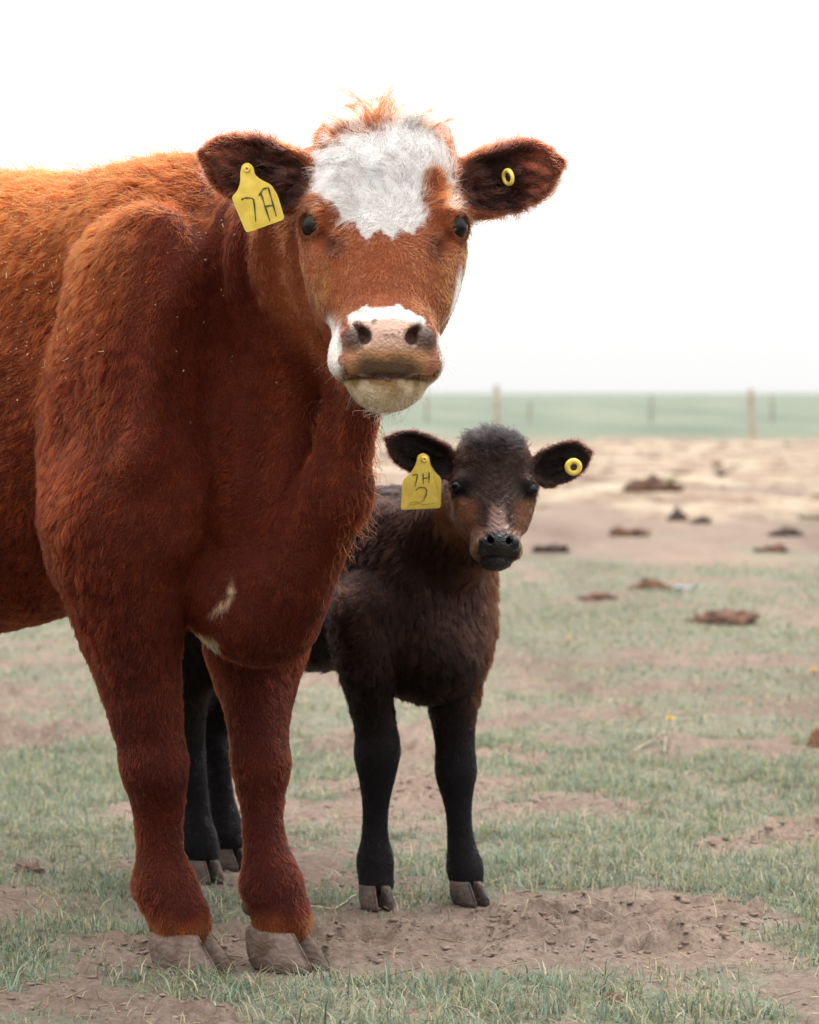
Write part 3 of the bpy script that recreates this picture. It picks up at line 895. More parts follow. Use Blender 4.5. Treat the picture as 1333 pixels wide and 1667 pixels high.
def plate(name, outline, d, sc, org, R, mat, parent, thick=.0022, bend=0.0):
    """thin extruded outline; 2-D points in metres in the plane of R's first and third column"""
    o2 = np.asarray(outline, float)
    n = len(o2)
    yy = bend * (o2[:, 1] ** 2)
    front = np.stack([o2[:, 0], -thick / 2 + yy, o2[:, 1]], 1); back = front + (0, thick, 0)
    v = np.vstack([front, back]) @ R.T + org
    f = [tuple(range(n))[::-1], tuple(range(n, 2 * n))] + [(i, (i + 1) % n, n + (i + 1) % n, n + i) for i in range(n)]
    return mesh_obj(name, v, f, mat, parent, smooth=False)

def stroke(name, pts, wd, off, org, R, mat, parent, bend=0.0):
    """pen stroke on a tag: a flat ribbon just proud of the plate"""
    p = np.asarray(pts, float); m = []
    for i in range(len(p) - 1):
        for t in np.linspace(0, 1, 5, endpoint=(i == len(p) - 2)): m.append(p[i] * (1 - t) + p[i + 1] * t)
    p = np.array(m)
    for _ in range(1): p[1:-1] = .25 * p[:-2] + .5 * p[1:-1] + .25 * p[2:]
    tg = np.gradient(p, axis=0); nn = unit(np.stack([-tg[:, 1], tg[:, 0]], 1))
    wv = wd * (.85 + .3 * np.sin(np.arange(len(p)) * 1.3))[:, None] / 2
    a, b = p + nn * wv, p - nn * wv
    up = lambda q: np.stack([q[:, 0], -off + bend * q[:, 1] ** 2, q[:, 1]], 1)
    v = np.vstack([up(a), up(b)]) @ R.T + org
    k = len(p)
    f = [(i, i + 1, k + i + 1, k + i) for i in range(k - 1)]
    return mesh_obj(name, v, f, mat, parent, smooth=False)

def ring(name, c, R, r0, r1, th, mat, parent, seg=36):
    """rounded annulus facing -y of R"""
    prof = [(r0, 0), (r0, -th * .7), (r0 + (r1 - r0) * .25, -th), (r1 - (r1 - r0) * .25, -th), (r1, -th * .6), (r1, 0)]
    v = []; f = []; m = len(prof)
    for j in range(seg):
        a = 2 * math.pi * j / seg
        for r, y in prof: v.append((r * math.cos(a), y, r * math.sin(a)))
    for j in range(seg):
        for i in range(m):
            f.append((j * m + i, ((j + 1) % seg) * m + i, ((j + 1) % seg) * m + (i + 1) % m, j * m + (i + 1) % m))
    return mesh_obj(name, np.array(v) @ R.T + c, f, mat, parent)

def rounded(pts, r, n=4):
    """round the corners of an outline"""
    p = np.asarray(pts, float); out = []
    for i in range(len(p)):
        a, b, c = p[i - 1], p[i], p[(i + 1) % len(p)]
        e0 = (a - b) / np.linalg.norm(a - b); e1 = (c - b) / np.linalg.norm(c - b)
        rr = min(r, .45 * np.linalg.norm(a - b), .45 * np.linalg.norm(c - b))
        for t in np.linspace(0, 1, n + 1):
            out.append((1 - t) ** 2 * (b + e0 * rr) + 2 * t * (1 - t) * b + t * t * (b + e1 * rr))
    return np.array(out)

def ear_tag(parent, label, hole, outline, strokes, d, R, corner, sw, faint=()):
    """flag tag: outline and writing given in photograph pixels round the stud hole, real size from its distance"""
    sc = d / F; org = P(hole[0], hole[1], d)
    loc = lambda pts: [((x - hole[0]) * sc, (hole[1] - y) * sc) for x, y in pts]
    pl = plate('ear_tag', rounded(loc(outline), corner * sc), d, sc, org, R, M_tag, parent, .0024, 1.2)
    pl['label'] = label
    ring('stud', org - R[:, 1] * .0012, R, .0018, .0052, .004, M_tag, pl)
    for s in strokes: stroke('lettering', loc(s), sw * sc, .0021, org, R, M_ink, pl, 1.2)
    for s in faint: stroke('lettering', loc(s), sw * sc * .8, .0021, org, R, M_ink_faint, pl, 1.2)
    return pl

# ------------------------------------------------------------------ the cow
RES = 1.0
cow = empty('cow', tuple(CW.w(0, 0, 0)))
tag(cow, 'large red-brown cow with a white forehead patch and yellow ear tag, standing in front', 'cow')
cv, cq, cn = cowB.skin((-2.1, 4.9, -.02), (.5, 7.7, 1.65), .0058 * RES, 4)
fine_v, fn_, fine_q, joins = cv, cn, cq, []
for lv in range(3):            # finer skin on the face, finest on the muzzle
    Lc = cow_head.local(fine_v[fine_q].mean(1)); r = np.linalg.norm(Lc - (0, .02, -.04), axis=1)
    muz = (Lc[:, 2] < -.125 - .004 * lv) & (Lc[:, 1] < -.01 - .004 * lv) & (r < .34)
    sel = ((r < .24) & (Lc[:, 1] < .12)) | muz if lv == 0 else muz
    fine_v, fn_, fine_q, joins = refine(cowB, fine_v, fn_, fine_q, joins, sel)
fine_v = fine_v + fn_ * cowB.noise(fine_v)[:, None]
cv = fine_v[:len(cv)]
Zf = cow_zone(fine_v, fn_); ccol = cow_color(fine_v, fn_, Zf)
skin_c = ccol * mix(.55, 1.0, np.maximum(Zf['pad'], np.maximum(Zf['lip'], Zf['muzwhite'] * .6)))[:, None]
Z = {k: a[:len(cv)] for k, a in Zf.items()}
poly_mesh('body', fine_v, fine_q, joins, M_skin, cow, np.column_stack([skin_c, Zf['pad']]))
print('cow skin', len(cv), round(time.time() - T0, 1))
for s in (-1, 1):
    v, f = uv_ball(cow_head.w(s * .1140, .0255, .0), .0220)
    mesh_obj('eye', v, f, M_eye, cow)
for base, toe in ((P(318, 1583, 5.63), (.84, -.54)), (P(474, 1577, 5.665), (.80, -.60)),
                  (CW.w(-1.36, -.15, 0), (.7, -.7)), (CW.w(-1.23, .15, 0), (.7, -.7))):
    base = base - .012 * unit(np.array([toe[0], toe[1], 0]))
    hoof(cow, base, toe, 1.04, M_hoof)
Re = cow_head.R @ rotz(math.radians(-6)) @ rotx(math.radians(6))
ear_tag(cow, 'yellow ear tag hand-lettered 7H in black', (402, 275),
        [(394, 268), (404, 264), (413, 272), (414, 284), (424, 292), (442, 301), (452, 318), (463, 357), (399, 380), (376, 321), (386, 311), (391, 297), (391, 280)],
        [[(392.4, 325.3), (399, 322), (413, 322.8), (415.5, 360.8)], [(424.6, 313.8), (431, 336), (438.6, 360)], [(437, 305.5), (443, 328), (449.3, 352.5)],
         [(431.2, 336), (444.4, 334)], [(421.3, 318.7), (428.7, 307), (437, 305.5)]], 5.315, Re, 6, 2.6)
Rb = rotz(math.radians(-58)) @ rotx(math.radians(10))
b = ring('ear_button', P(829, 288, 5.358), Rb, .0075, .0140, .006, M_tag, cow)
b['label'] = 'yellow round ear button in the far ear'
ring('button_core', P(829, 288, 5.352) - Rb[:, 1] * .001, Rb, .0, .0075, .003, M_black, b)

# coat
def cow_dens(p, n, Z):
    A = CW.local(p)
    e = np.minimum(*[np.linalg.norm(Z['L'] - (s * .1215, .020, 0), axis=1) for s in (-1, 1)])
    d = np.full(len(p), 120000.0)
    d = np.where(Z['head'] > .4, 170000.0, d)
    d *= view_density(p, n) * (1 - .55 * sstep(-.85, -1.1, A[:, 0]))
    d *= (1 - Z['pad']) * sstep(.025, .030, e) * (p[:, 2] > .058) * (1 - .6 * Z['lip'] * sstep(-.245, -.238, Z['L'][:, 2]))
    d *= 1 - lip_groove(cow_head, p)[0]
    return d
root, nrm, r_ = sample(cv, cq, cn, cow_dens(cv, cn, Z), 3)
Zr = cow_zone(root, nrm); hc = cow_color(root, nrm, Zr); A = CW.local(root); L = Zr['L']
fl = np.tile(-.55 * CW.f + np.array([0, 0, -.85]), (len(root), 1))
fl = mix(fl, np.tile(-CW.f + np.array([0, 0, -.15]), (len(root), 1)), sstep(1.1, 1.3, root[:, 2]) * sstep(.1, -.1, A[:, 0]))
fl = mix(fl, np.tile(np.array([.0, 0, -1.0]) - .15 * CW.f, (len(root), 1)), sstep(.62, .5, root[:, 2]))
sw = np.stack([vnoise(root, 7.0, 60 + i) for i in range(3)], 1)
fl = fl + .75 * sw * sstep(.5, .8, root[:, 2])[:, None]
hd = Zr['head']
fl = mix(fl, head_flow(L, cow_head) + .45 * np.stack([vnoise(root, 26, 80 + i) for i in range(3)], 1) * (1 + 1.6 * Zr['blaze'])[:, None], hd)
fl = ear_flow(fl, root, nrm, (cow_earR, cow_earL), Zr['ear'])
ln = np.full(len(root), .022) + .008 * sstep(1.0, 1.25, root[:, 2]) * sstep(.1, -.1, A[:, 0])
ln = ln - .006 * sstep(.0, .12, A[:, 0]); ln = mix(ln, .0125, sstep(.62, .42, root[:, 2])); ln = ln + .004 * sstep(.13, .085, root[:, 2])
ln = mix(ln, .011 + .012 * sstep(-.03, .05, L[:, 2]) , hd)
ln = ln + .009 * Zr['blaze'] * sstep(-.03, .02, L[:, 2]) * sstep(.2, .1, L[:, 2])
ln = mix(ln, .007 + .006 * Zr['lip'], hd * np.maximum(sstep(-.13, -.16, L[:, 2]), Zr['lip']))
ln = mix(ln, .009 + .017 * Zr['earin'] * (1 - Zr['eartip']) + .004 * Zr['earrim'], Zr['ear'])
lift = np.full(len(root), .36) + .20 * vnoise(root, 9, 90) - .14 * sstep(-.05, .12, A[:, 0])
lift = mix(lift, .30, hd * (1 - Zr['blaze'])); lift = mix(lift, .27 + .12 * vnoise(root, 14, 91), sstep(.55, .35, root[:, 2])); lift = mix(lift, .35, Zr['ear'])
curl = np.where(Zr['blaze'] > .5, .20, .13)
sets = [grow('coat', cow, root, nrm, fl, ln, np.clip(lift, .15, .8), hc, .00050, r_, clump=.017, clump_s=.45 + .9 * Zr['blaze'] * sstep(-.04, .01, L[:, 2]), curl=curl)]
# long forelock on the poll, a few wild strands, fringe of the ears
Hl = cow_head.local(cv)
pd = 70000.0 * sstep(.115, .145, Hl[:, 2]) * (np.abs(Hl[:, 0]) < .10) * (Hl[:, 1] < .17) * (np.linalg.norm(Hl, axis=1) < .33)
root, nrm, r_ = sample(cv, cq, cn, pd, 5)
Zr = cow_zone(root, nrm); L = Zr['L']
strk = (vnoise(np.stack([L[:, 0] * 1.0, L[:, 1] * .2], 1), 75, 5) > .35) & (np.abs(L[:, 0] + .012) < .06)
pc = np.where((((Zr['blaze'] > .5) & (L[:, 2] < .150)) | strk)[:, None], np.array([.66, .57, .51]), np.array([.12, .026, .008]))
rad_ = np.stack([(L[:, 0] + .0) * 1.0, .015 * np.ones(len(L)), (L[:, 2] - .135) + .02], 1) @ cow_head.R.T
sets.append(grow('forelock', cow, root, nrm, unit(rad_) + .25 * np.stack([vnoise(root, 40, 33 + i) for i in range(3)], 1), np.full(len(root), .030), np.full(len(root), .34), pc * (.75 + .5 * (vnoise(root, 90, 8) > 0))[:, None], .00048, r_, clump=.018, clump_s=1.0, curl=.08, K=8, mess=.12))
# separate pale locks that fan out from the top of the white patch
lp, lr_, lc = [], [], []
top = np.where((Hl[:, 2] > .120) & (Hl[:, 2] < .172) & (np.abs(Hl[:, 0]) < .095) & (Hl[:, 1] < .10))[0]
for i in range(60):
    x0 = r_.uniform(-.075, .08); z0 = .150 + .018 * r_.random() - 1.2 * x0 * x0
    j = top[np.argmin((Hl[top, 0] - x0) ** 2 + (Hl[top, 2] - z0) ** 2)]
    ang = x0 * 11 + r_.normal() * .30; Lk = (.030 + .028 * r_.random()) * (1.5 if r_.random() < .16 else 1)
    wild = .12 + .38 * r_.random() ** 2
    dv = cow_head.R @ np.array([math.sin(ang), .10, math.cos(ang) * .9]); nv = cn[j]
    nh = int(10 + 26 * r_.random()); off_ = r_.normal(size=(nh, 3)) * .0055; off_ -= nv * (off_ @ nv)[:, None]
    cb = r_.normal() * .35; sv = np.cross(nv, dv); q = np.zeros((nh, 8, 3)); ll = Lk * (.7 + .4 * r_.random(nh))[:, None]
    for k in range(8):
        t = k / 7
        q[:, k] = cv[j] - nv * .003 + off_ * (1 - .55 * t) + ll * (dv * t + nv * (wild * (t - .45 * t * t)) + sv * cb * t * t + np.array([0, 0, -.12 * t * t])) + r_.normal(size=(nh, 3)) * .0022 * t
    white = r_.random() < .8
    lp.append(q); lr_.append(np.tile(.0005 * (1 - .7 * np.linspace(0, 1, 8) ** 1.5), (nh, 1)))
    lc.append((np.array([.70, .61, .54]) if white else np.array([.17, .045, .016])) * (.75 + .4 * r_.random((nh, 1))) * r_.uniform(.7, 1.05))
sets.append((np.concatenate(lp).astype(np.float32), np.concatenate(lr_).astype(np.float32), np.concatenate(lc)))
ed = 40000.0 * Z['earrim'] * view_density(cv, cn)
root, nrm, r_ = sample(cv, cq, cn, ed, 6)
Zr = cow_zone(root, nrm)
fl = np.zeros_like(root)
for e in (cow_earR, cow_earL):
    u, v, ww = ear_uv(e, root); near = (np.abs(u) < .6) & (np.abs(v) < 1.3) & (np.abs(ww) < .06)
    fl = np.where(near[:, None], e['M'][0] * (u * 1.6)[:, None] + e['M'][1] * (v * .8)[:, None] + np.array([0, 0, -.1]), fl)
sets.append(grow('fringe', cow, root, unit(nrm + unit(fl + 1e-6) * 1.2), fl, np.full(len(root), .026), np.full(len(root), .6), np.tile(np.array([.19, .065, .035]), (len(root), 1)), .00038, r_, clump=.02, clump_s=.6, curl=.2, K=6))
# sparse longer hairs that stand off the back and dewlap
A0 = CW.local(cv)
sd_ = 5000.0 * sstep(1.2, 1.3, cv[:, 2]) * (A0[:, 0] < .1) + 5000 * sstep(.25, .32, A0[:, 0] + A0[:, 1]) * (cv[:, 2] < 1.05) * (cv[:, 2] > .5)
root, nrm, r_ = sample(cv, cq, cn, sd_ * (Z['head'] < .1), 8)
hc = cow_color(root, nrm)
sets.append(grow('guard', cow, root, nrm, np.tile(-CW.f * .6 + np.array([0, 0, -.5]), (len(root), 1)), np.full(len(root), .045), np.full(len(root), .7), hc, .0004, r_, clump=.03, clump_s=.3, curl=.2, K=6))
Lf = cow_head.local(fine_v); ch = np.where((Lf[:, 2] < -.19) & (Lf[:, 1] < -.02) & (np.linalg.norm(Lf, axis=1) < .36) & (Zf['pad'] < .3))[0]
ch = r_.choice(ch, 70); q = np.zeros((70, 6, 3)); wl_ = .008 + .018 * r_.random(70)[:, None]; wd2 = unit(fn_[ch] + .35 * r_.normal(size=(70, 3)) + np.array([0, -.2, -.5]))
for k in range(6): t = k / 5; q[:, k] = fine_v[ch] + wl_ * (wd2 * t + np.array([0, 0, -.3]) * t * t)
sets.append((q.astype(np.float32), np.tile(np.linspace(.00022, .00008, 6, dtype=np.float32), (70, 1)), np.tile(np.array([.30, .21, .15]), (70, 1))))      # whiskers
for s in (-1, 1):                # lashes
    ec = np.array([s * .1135, .026, 0]); e_ = np.array([s * .80, -.60, 0]); t1 = np.array([s * .60, .80, 0]); nh = 60
    an = np.linspace(.25, 2.6, nh); q = np.zeros((nh, 5, 3))
    for i, a_ in enumerate(an):
        b0 = ec + e_ * .013 + t1 * .0255 * math.cos(a_) + np.array([0, 0, .021 * math.sin(a_)])
        dr = e_ * .9 + t1 * .35 * math.cos(a_) + np.array([0, 0, -.25])
        for k in range(5): t = k / 4; q[i, k] = cow_head.w(*(b0 + dr * .020 * t * (.7 + .5 * r_.random()) + np.array([0, 0, .006 * t * t])))
    sets.append((q.astype(np.float32), np.tile(np.linspace(.0004, .00012, 5, dtype=np.float32), (nh, 1)), np.tile(np.array([.05, .02, .012]), (nh, 1))))
hair_object('coat', cow, sets, M_hair)
# flecks of straw and chaff caught in the coat
fd = 1300.0 * sstep(.85, 1.2, cv[:, 2]) * sstep(.30, .1, A0[:, 0]) * (A0[:, 1] < .1) * (A0[:, 0] > -1.0) * (.25 + 1.6 * sstep(-.1, .4, vnoise(cv, 7, 44))) * (Z['head'] < .05) * (1 + 1.0 * sstep(-.15, -.3, A0[:, 0]))
root, nrm, r_ = sample(cv, cq, cn, fd, 21)
N_ = len(root); t_ = unit(np.cross(nrm, r_.normal(size=(N_, 3))) + .25 * nrm * r_.normal(size=(N_, 1))); s_ = unit(np.cross(nrm, t_))
ln_ = (.0009 + .0060 * r_.random(N_) ** 6)[:, None]; wd_ = (.0005 + .0008 * r_.random(N_))[:, None]
o_ = root + nrm * (.006 + .008 * r_.random((N_, 1)))
v = np.stack([o_ - t_ * ln_ + s_ * wd_, o_ - t_ * ln_ - s_ * wd_, o_ - t_ * ln_ + nrm * wd_, o_ + t_ * ln_ + s_ * wd_, o_ + t_ * ln_ - s_ * wd_, o_ + t_ * ln_ + nrm * wd_], 1).reshape(-1, 3)
f = (np.arange(N_)[:, None, None] * 6 + np.array([[0, 1, 4, 3], [1, 2, 5, 4], [2, 0, 3, 5]])[None]).reshape(-1, 4)
flk = mesh_obj('straw_flecks', v, f, plain_mat('chaff', (.52, .37, .19), .7, .4, 60), None, False)
tag(flk, 'flecks of straw and chaff caught in the coat of the cow', 'straw', kind='stuff')
print('cow hair', sum(len(s[0]) for s in sets), round(time.time() - T0, 1))

# ------------------------------------------------------------------ the calf
calf = empty('calf', tuple(KF.w(0, 0, 0)))
tag(calf, 'small dark brown calf with yellow ear tag, standing behind the cow', 'calf')
kv, kq, kn = calfB.skin((-.8, 5.8, -.02), (.5, 7.3, 1.1), .0045 * RES, 4)
fine_v, fn_, fine_q, joins = kv, kn, kq, []
for lv in range(2):
    Lc = calf_head.local(fine_v[fine_q].mean(1)); r = np.linalg.norm(Lc - (0, .02, -.04), axis=1)
    fine_v, fn_, fine_q, joins = refine(calfB, fine_v, fn_, fine_q, joins, (Lc[:, 2] < -.11 - .008 * lv) & (Lc[:, 1] < -.0 - .008 * lv) & (r < .36))
fine_v = fine_v + fn_ * calfB.noise(fine_v)[:, None]
kv = fine_v[:len(kv)]
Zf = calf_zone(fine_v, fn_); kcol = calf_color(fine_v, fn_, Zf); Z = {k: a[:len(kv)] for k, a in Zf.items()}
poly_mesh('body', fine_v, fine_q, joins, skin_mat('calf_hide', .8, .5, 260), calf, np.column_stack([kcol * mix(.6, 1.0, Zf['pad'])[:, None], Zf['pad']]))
for s in (-1, 1):
    v, f = uv_ball(calf_head.w(s * .1165, .0225, .0), .0240 * calf_head.S)
    mesh_obj('eye', v, f, M_eye, calf)
for base, toe, k in ((P(613, 1478, 6.34), (.35, -.94), .62), (P(764, 1471, 6.39), (.55, -.83), .62), (P(336, 1436, 6.68), (.5, -.86), .62), (P(377, 1413, 6.86), (.6, -.8), .62)):
    hoof(calf, base, toe, k, M_hoof_dark, .003)
Rk = rotz(math.radians(4)) @ rotx(math.radians(4))
ear_tag(calf, 'yellow ear tag hand-lettered 7H over a 2', (690.4, 747.5),
        [(680, 741), (689, 737), (698, 742), (700, 755), (708, 768), (718.8, 779), (718.6, 828.3), (653.4, 831), (655.6, 782), (668, 771), (677, 756)],
        [[(671.6, 773.9), (676, 772), (680.5, 772.2), (675.5, 792)], [(688.7, 770.6), (689.4, 788)], [(698.6, 769), (698.6, 787)], [(688.7, 778.8), (698.6, 777.8)],
         [(677.2, 798.6), (681, 795), (685.4, 793.7), (692, 794.5), (695.3, 798), (694.6, 805.2), (690.4, 815)]], 6.145, Rk, 5, 2.0,
        faint=[[(690.4, 815), (680, 821), (667, 823), (668, 819), (678.8, 817), (688.7, 823.4), (706.9, 820)]])
Rb = rotz(math.radians(12)) @ rotx(math.radians(8))
b = ring('ear_button', P(933, 760, 6.155), Rb, .0065, .0160, .006, M_tag, calf)
b['label'] = 'yellow round ear button with dark centre'
ring('button_core', P(933, 760, 6.155) - Rb[:, 1] * .001, Rb, .0, .0065, .003, M_black, b)

e = np.minimum(*[np.linalg.norm(Z['L'] - (s * .1215, .020, 0), axis=1) for s in (-1, 1)])
dk = np.where(Z['head'] > .4, 300000.0, 170000.0) * view_density(kv, kn) * (1 - Z['pad']) * sstep(.025, .030, e) * (kv[:, 2] > .036)
root, nrm, r_ = sample(kv, kq, kn, dk, 13)
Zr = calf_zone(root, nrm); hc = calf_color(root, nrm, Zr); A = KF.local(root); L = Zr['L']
fl = np.tile(-.5 * KF.f + np.array([0, 0, -.85]), (len(root), 1)) + .55 * np.stack([vnoise(root, 10.0, 60 + i) for i in range(3)], 1)
hd = Zr['head']
wv = np.stack([np.sin(L[:, 2] * 210 + 6 * vnoise(root, 30, 4)), np.zeros(len(L)), .0 * L[:, 0]], 1) @ calf_head.R.T
fl = mix(fl, head_flow(L, calf_head) + .55 * wv * sstep(.07, .03, np.abs(L[:, 0]))[:, None], hd)
fl = ear_flow(fl, root, nrm, (calf_earR, calf_earL), Zr['ear'])
ln = mix(np.full(len(root), .026), .0075, sstep(.42, .30, root[:, 2]))
ln = mix(ln, .007 + .009 * sstep(.03, .11, L[:, 2]), hd); ln = mix(ln, .008 + .005 * Zr['earrim'], Zr['ear'])
lift = mix(np.full(len(root), .24) + .12 * vnoise(root, 15, 90), 0.24, hd); lift = mix(lift, .24, sstep(.4, .3, root[:, 2]))
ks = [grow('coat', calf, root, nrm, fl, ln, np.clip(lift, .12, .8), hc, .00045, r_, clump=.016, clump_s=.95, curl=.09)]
Hl = calf_head.local(kv)
pd = 120000.0 * sstep(.11, .15, Hl[:, 2]) * (np.abs(Hl[:, 0]) < .085) * (Hl[:, 1] < .2) * (np.linalg.norm(Hl, axis=1) < .33)
root, nrm, r_ = sample(kv, kq, kn, pd, 15); L = calf_head.local(root)
fl = np.stack([L[:, 0] * 1.2, .3 * np.ones(len(L)), (L[:, 2] - .10)], 1)
ks.append(grow('crown', calf, root, nrm, fl, np.full(len(root), .032), np.full(len(root), .5), np.tile(np.array([.007, .0055, .006]), (len(root), 1)), .00045, r_, clump=.018, clump_s=1.4, curl=.14, K=7, mess=.1))
ed = 60000.0 * Z['earrim'] * view_density(kv, kn)
root, nrm, r_ = sample(kv, kq, kn, ed, 16)
fl = np.zeros_like(root)
for e in (calf_earR, calf_earL):
    u, v, ww = ear_uv(e, root); near = (np.abs(u) < .6) & (np.abs(v) < 1.3) & (np.abs(ww) < .06)
    fl = np.where(near[:, None], e['M'][0] * (u * 1.6)[:, None] + e['M'][1] * (v * .8)[:, None] + np.array([0, 0, -.1]), fl)
ks.append(grow('fringe', calf, root, unit(nrm + unit(fl + 1e-6)), fl, np.full(len(root), .015), np.full(len(root), .6), np.tile(np.array([.04, .018, .013]), (len(root), 1)), .00036, r_, clump=.01, clump_s=.4, curl=.15, K=5))
hair_object('coat', calf, ks, M_hair_calf)
print('calf done', sum(len(s[0]) for s in ks), round(time.time() - T0, 1))
# ------------------------------------------------------------------ the pasture
PRINTS = [P(318, 1583, 5.63), P(474, 1577, 5.665), CW.w(-1.36, -.15, 0), CW.w(-1.23, .15, 0), P(613, 1478, 6.34), P(764, 1471, 6.39), P(336, 1436, 6.68), P(377, 1413, 6.86)]
def pasture(xy):
    """grass cover, straw cover, bare loose soil (0..1) and height of the ground"""
    x, y = xy[:, 0], xy[:, 1]
    q = np.stack([x, y * .9], 1)
    g = fbm(q, 2.3, 5, 101, .66) + .04
    g2 = fbm(q, .6, 3, 121)
    green = sstep(-.26, .16, g + .35 * g2)
    # a trampled, bare strip where the animals stand, open soil in front of the calf
    for cx, cy, rx, ry, s in ((.22, 6.12, .22, .14, .45), (-.10, 6.25, .40, .20, .65), (-.45, 5.25, .30, .08, .6), (-.75, 6.3, .25, .18, .7), (.25, 5.62, .22, .08, .6), (.15, 7.2, .5, .10, .4)):
        green = green * (1 - s * np.exp(-((x - cx) / rx) ** 2 - ((y - cy) / ry) ** 2))
    for cx, cy, rx, ry, s in ((-.70, 5.75, .22, .10, .9), (-.02, 5.48, .30, .07, .9), (.5, 5.55, .45, .12, .7), (-.72, 5.15, .2, .08, .9), (.35, 7.6, .5, .2, .8), (.75, 6.9, .4, .18, .8), (1.0, 8.2, .8, .3, .8)):
        green = np.maximum(green, s * np.exp(-(((x - cx) / rx) ** 2 + ((y - cy) / ry) ** 2) ** 1.5) * (.6 + .5 * sstep(-.3, .3, g)))
    w = np.stack([x * .9, y * .30], 1)
    nb = fbm(w, 1.0, 5, 141, .6)
    band = sstep(18.0, 21.5, y + 8 * nb) * sstep(72, 64, y + 14 * nb)             # the worn, strawy band before the fence
    green = green * (1 - band) + band * sstep(.10, .35, nb) * .55 * sstep(34, 24, y)
    far = sstep(64, 72, y + 14 * nb)
    green = np.maximum(green, far * (.9 + .1 * nb))
    mid = sstep(9.5, 14, y) * sstep(21, 17.5, y + 8 * nb)
    green = np.maximum(green, mid * (.35 + .6 * sstep(-.35, .2, g)) * .95)
    straw = band * (.30 + .70 * sstep(24, 40, y + 10 * nb)) * sstep(-.45, .15, nb + .4 * g2 + .15) + .22 * sstep(.12, .45, fbm(q, 2.3, 3, 161)) * (1 - band)
    loose = sstep(.35, .05, green) * sstep(-.25, .25, fbm(xy, 2.2, 3, 181)) * (y < 15)
    fine = sstep(20, 12, y)
    h = .016 * fbm(xy, 1.3, 3, 201) + fine * (.012 * fbm(xy, 6, 3, 211) + .006 * (1 - green) * (1 - 2 * np.abs(fbm(xy, 28, 2, 251))) + .006 * green * (fbm(xy, 22, 2, 221) + .5))
    clod = np.abs(fbm(xy, 15, 3, 231)); h = h + fine * loose * (.028 * (1 - 2.2 * clod) * (.4 + .9 * sstep(-.2, .4, vnoise(xy, 9, 241))))
    h = np.where(y > 30, h * 1.5, h)
    flat = np.zeros(len(x))
    for p in PRINTS: flat = np.maximum(flat, np.exp(-(((x - p[0]) ** 2 + (y - p[1]) ** 2) / .085 ** 2) ** 2))
    h = h * (1 - flat) - .003 * flat
    return np.clip(green, 0, 1), np.clip(straw, 0, 1), np.clip(loose, 0, 1), h

rows = [-400, -60, -15, -3, 1.0, 2.2, 2.9]
d_ = 3.15
while d_ < 64: rows.append(d_); d_ += max(.0105, .0115 * (d_ / 5) ** 2)
while d_ < 7000: rows.append(d_); d_ *= 1.08
rows = np.array(rows)
u_ = np.linspace(-1, 1, 331)
outer = np.array([1.15, 1.4, 1.9, 3, 6, 14, 40, 140, 500])
u_ = np.concatenate([-outer[::-1], u_, outer])
half = .19 * np.maximum(rows, 3.0) + .55
gx = u_[None, :] * half[:, None]; gy = np.repeat(rows[:, None], len(u_), 1)
gxy = np.stack([gx.ravel(), gy.ravel()], 1)
G, S_, Lo, Hh = pasture(gxy)
Hh = np.where((gxy[:, 1] < 3.2) | (np.abs(np.tile(u_, len(rows))) > 1.01), Hh * .5, Hh)
gv = np.column_stack([gxy, Hh])
nr, nc = len(rows), len(u_)
ii = (np.arange(nr - 1)[:, None] * nc + np.arange(nc - 1)[None, :]).ravel()
gq = np.stack([ii, ii + 1, ii + nc + 1, ii + nc], 1)

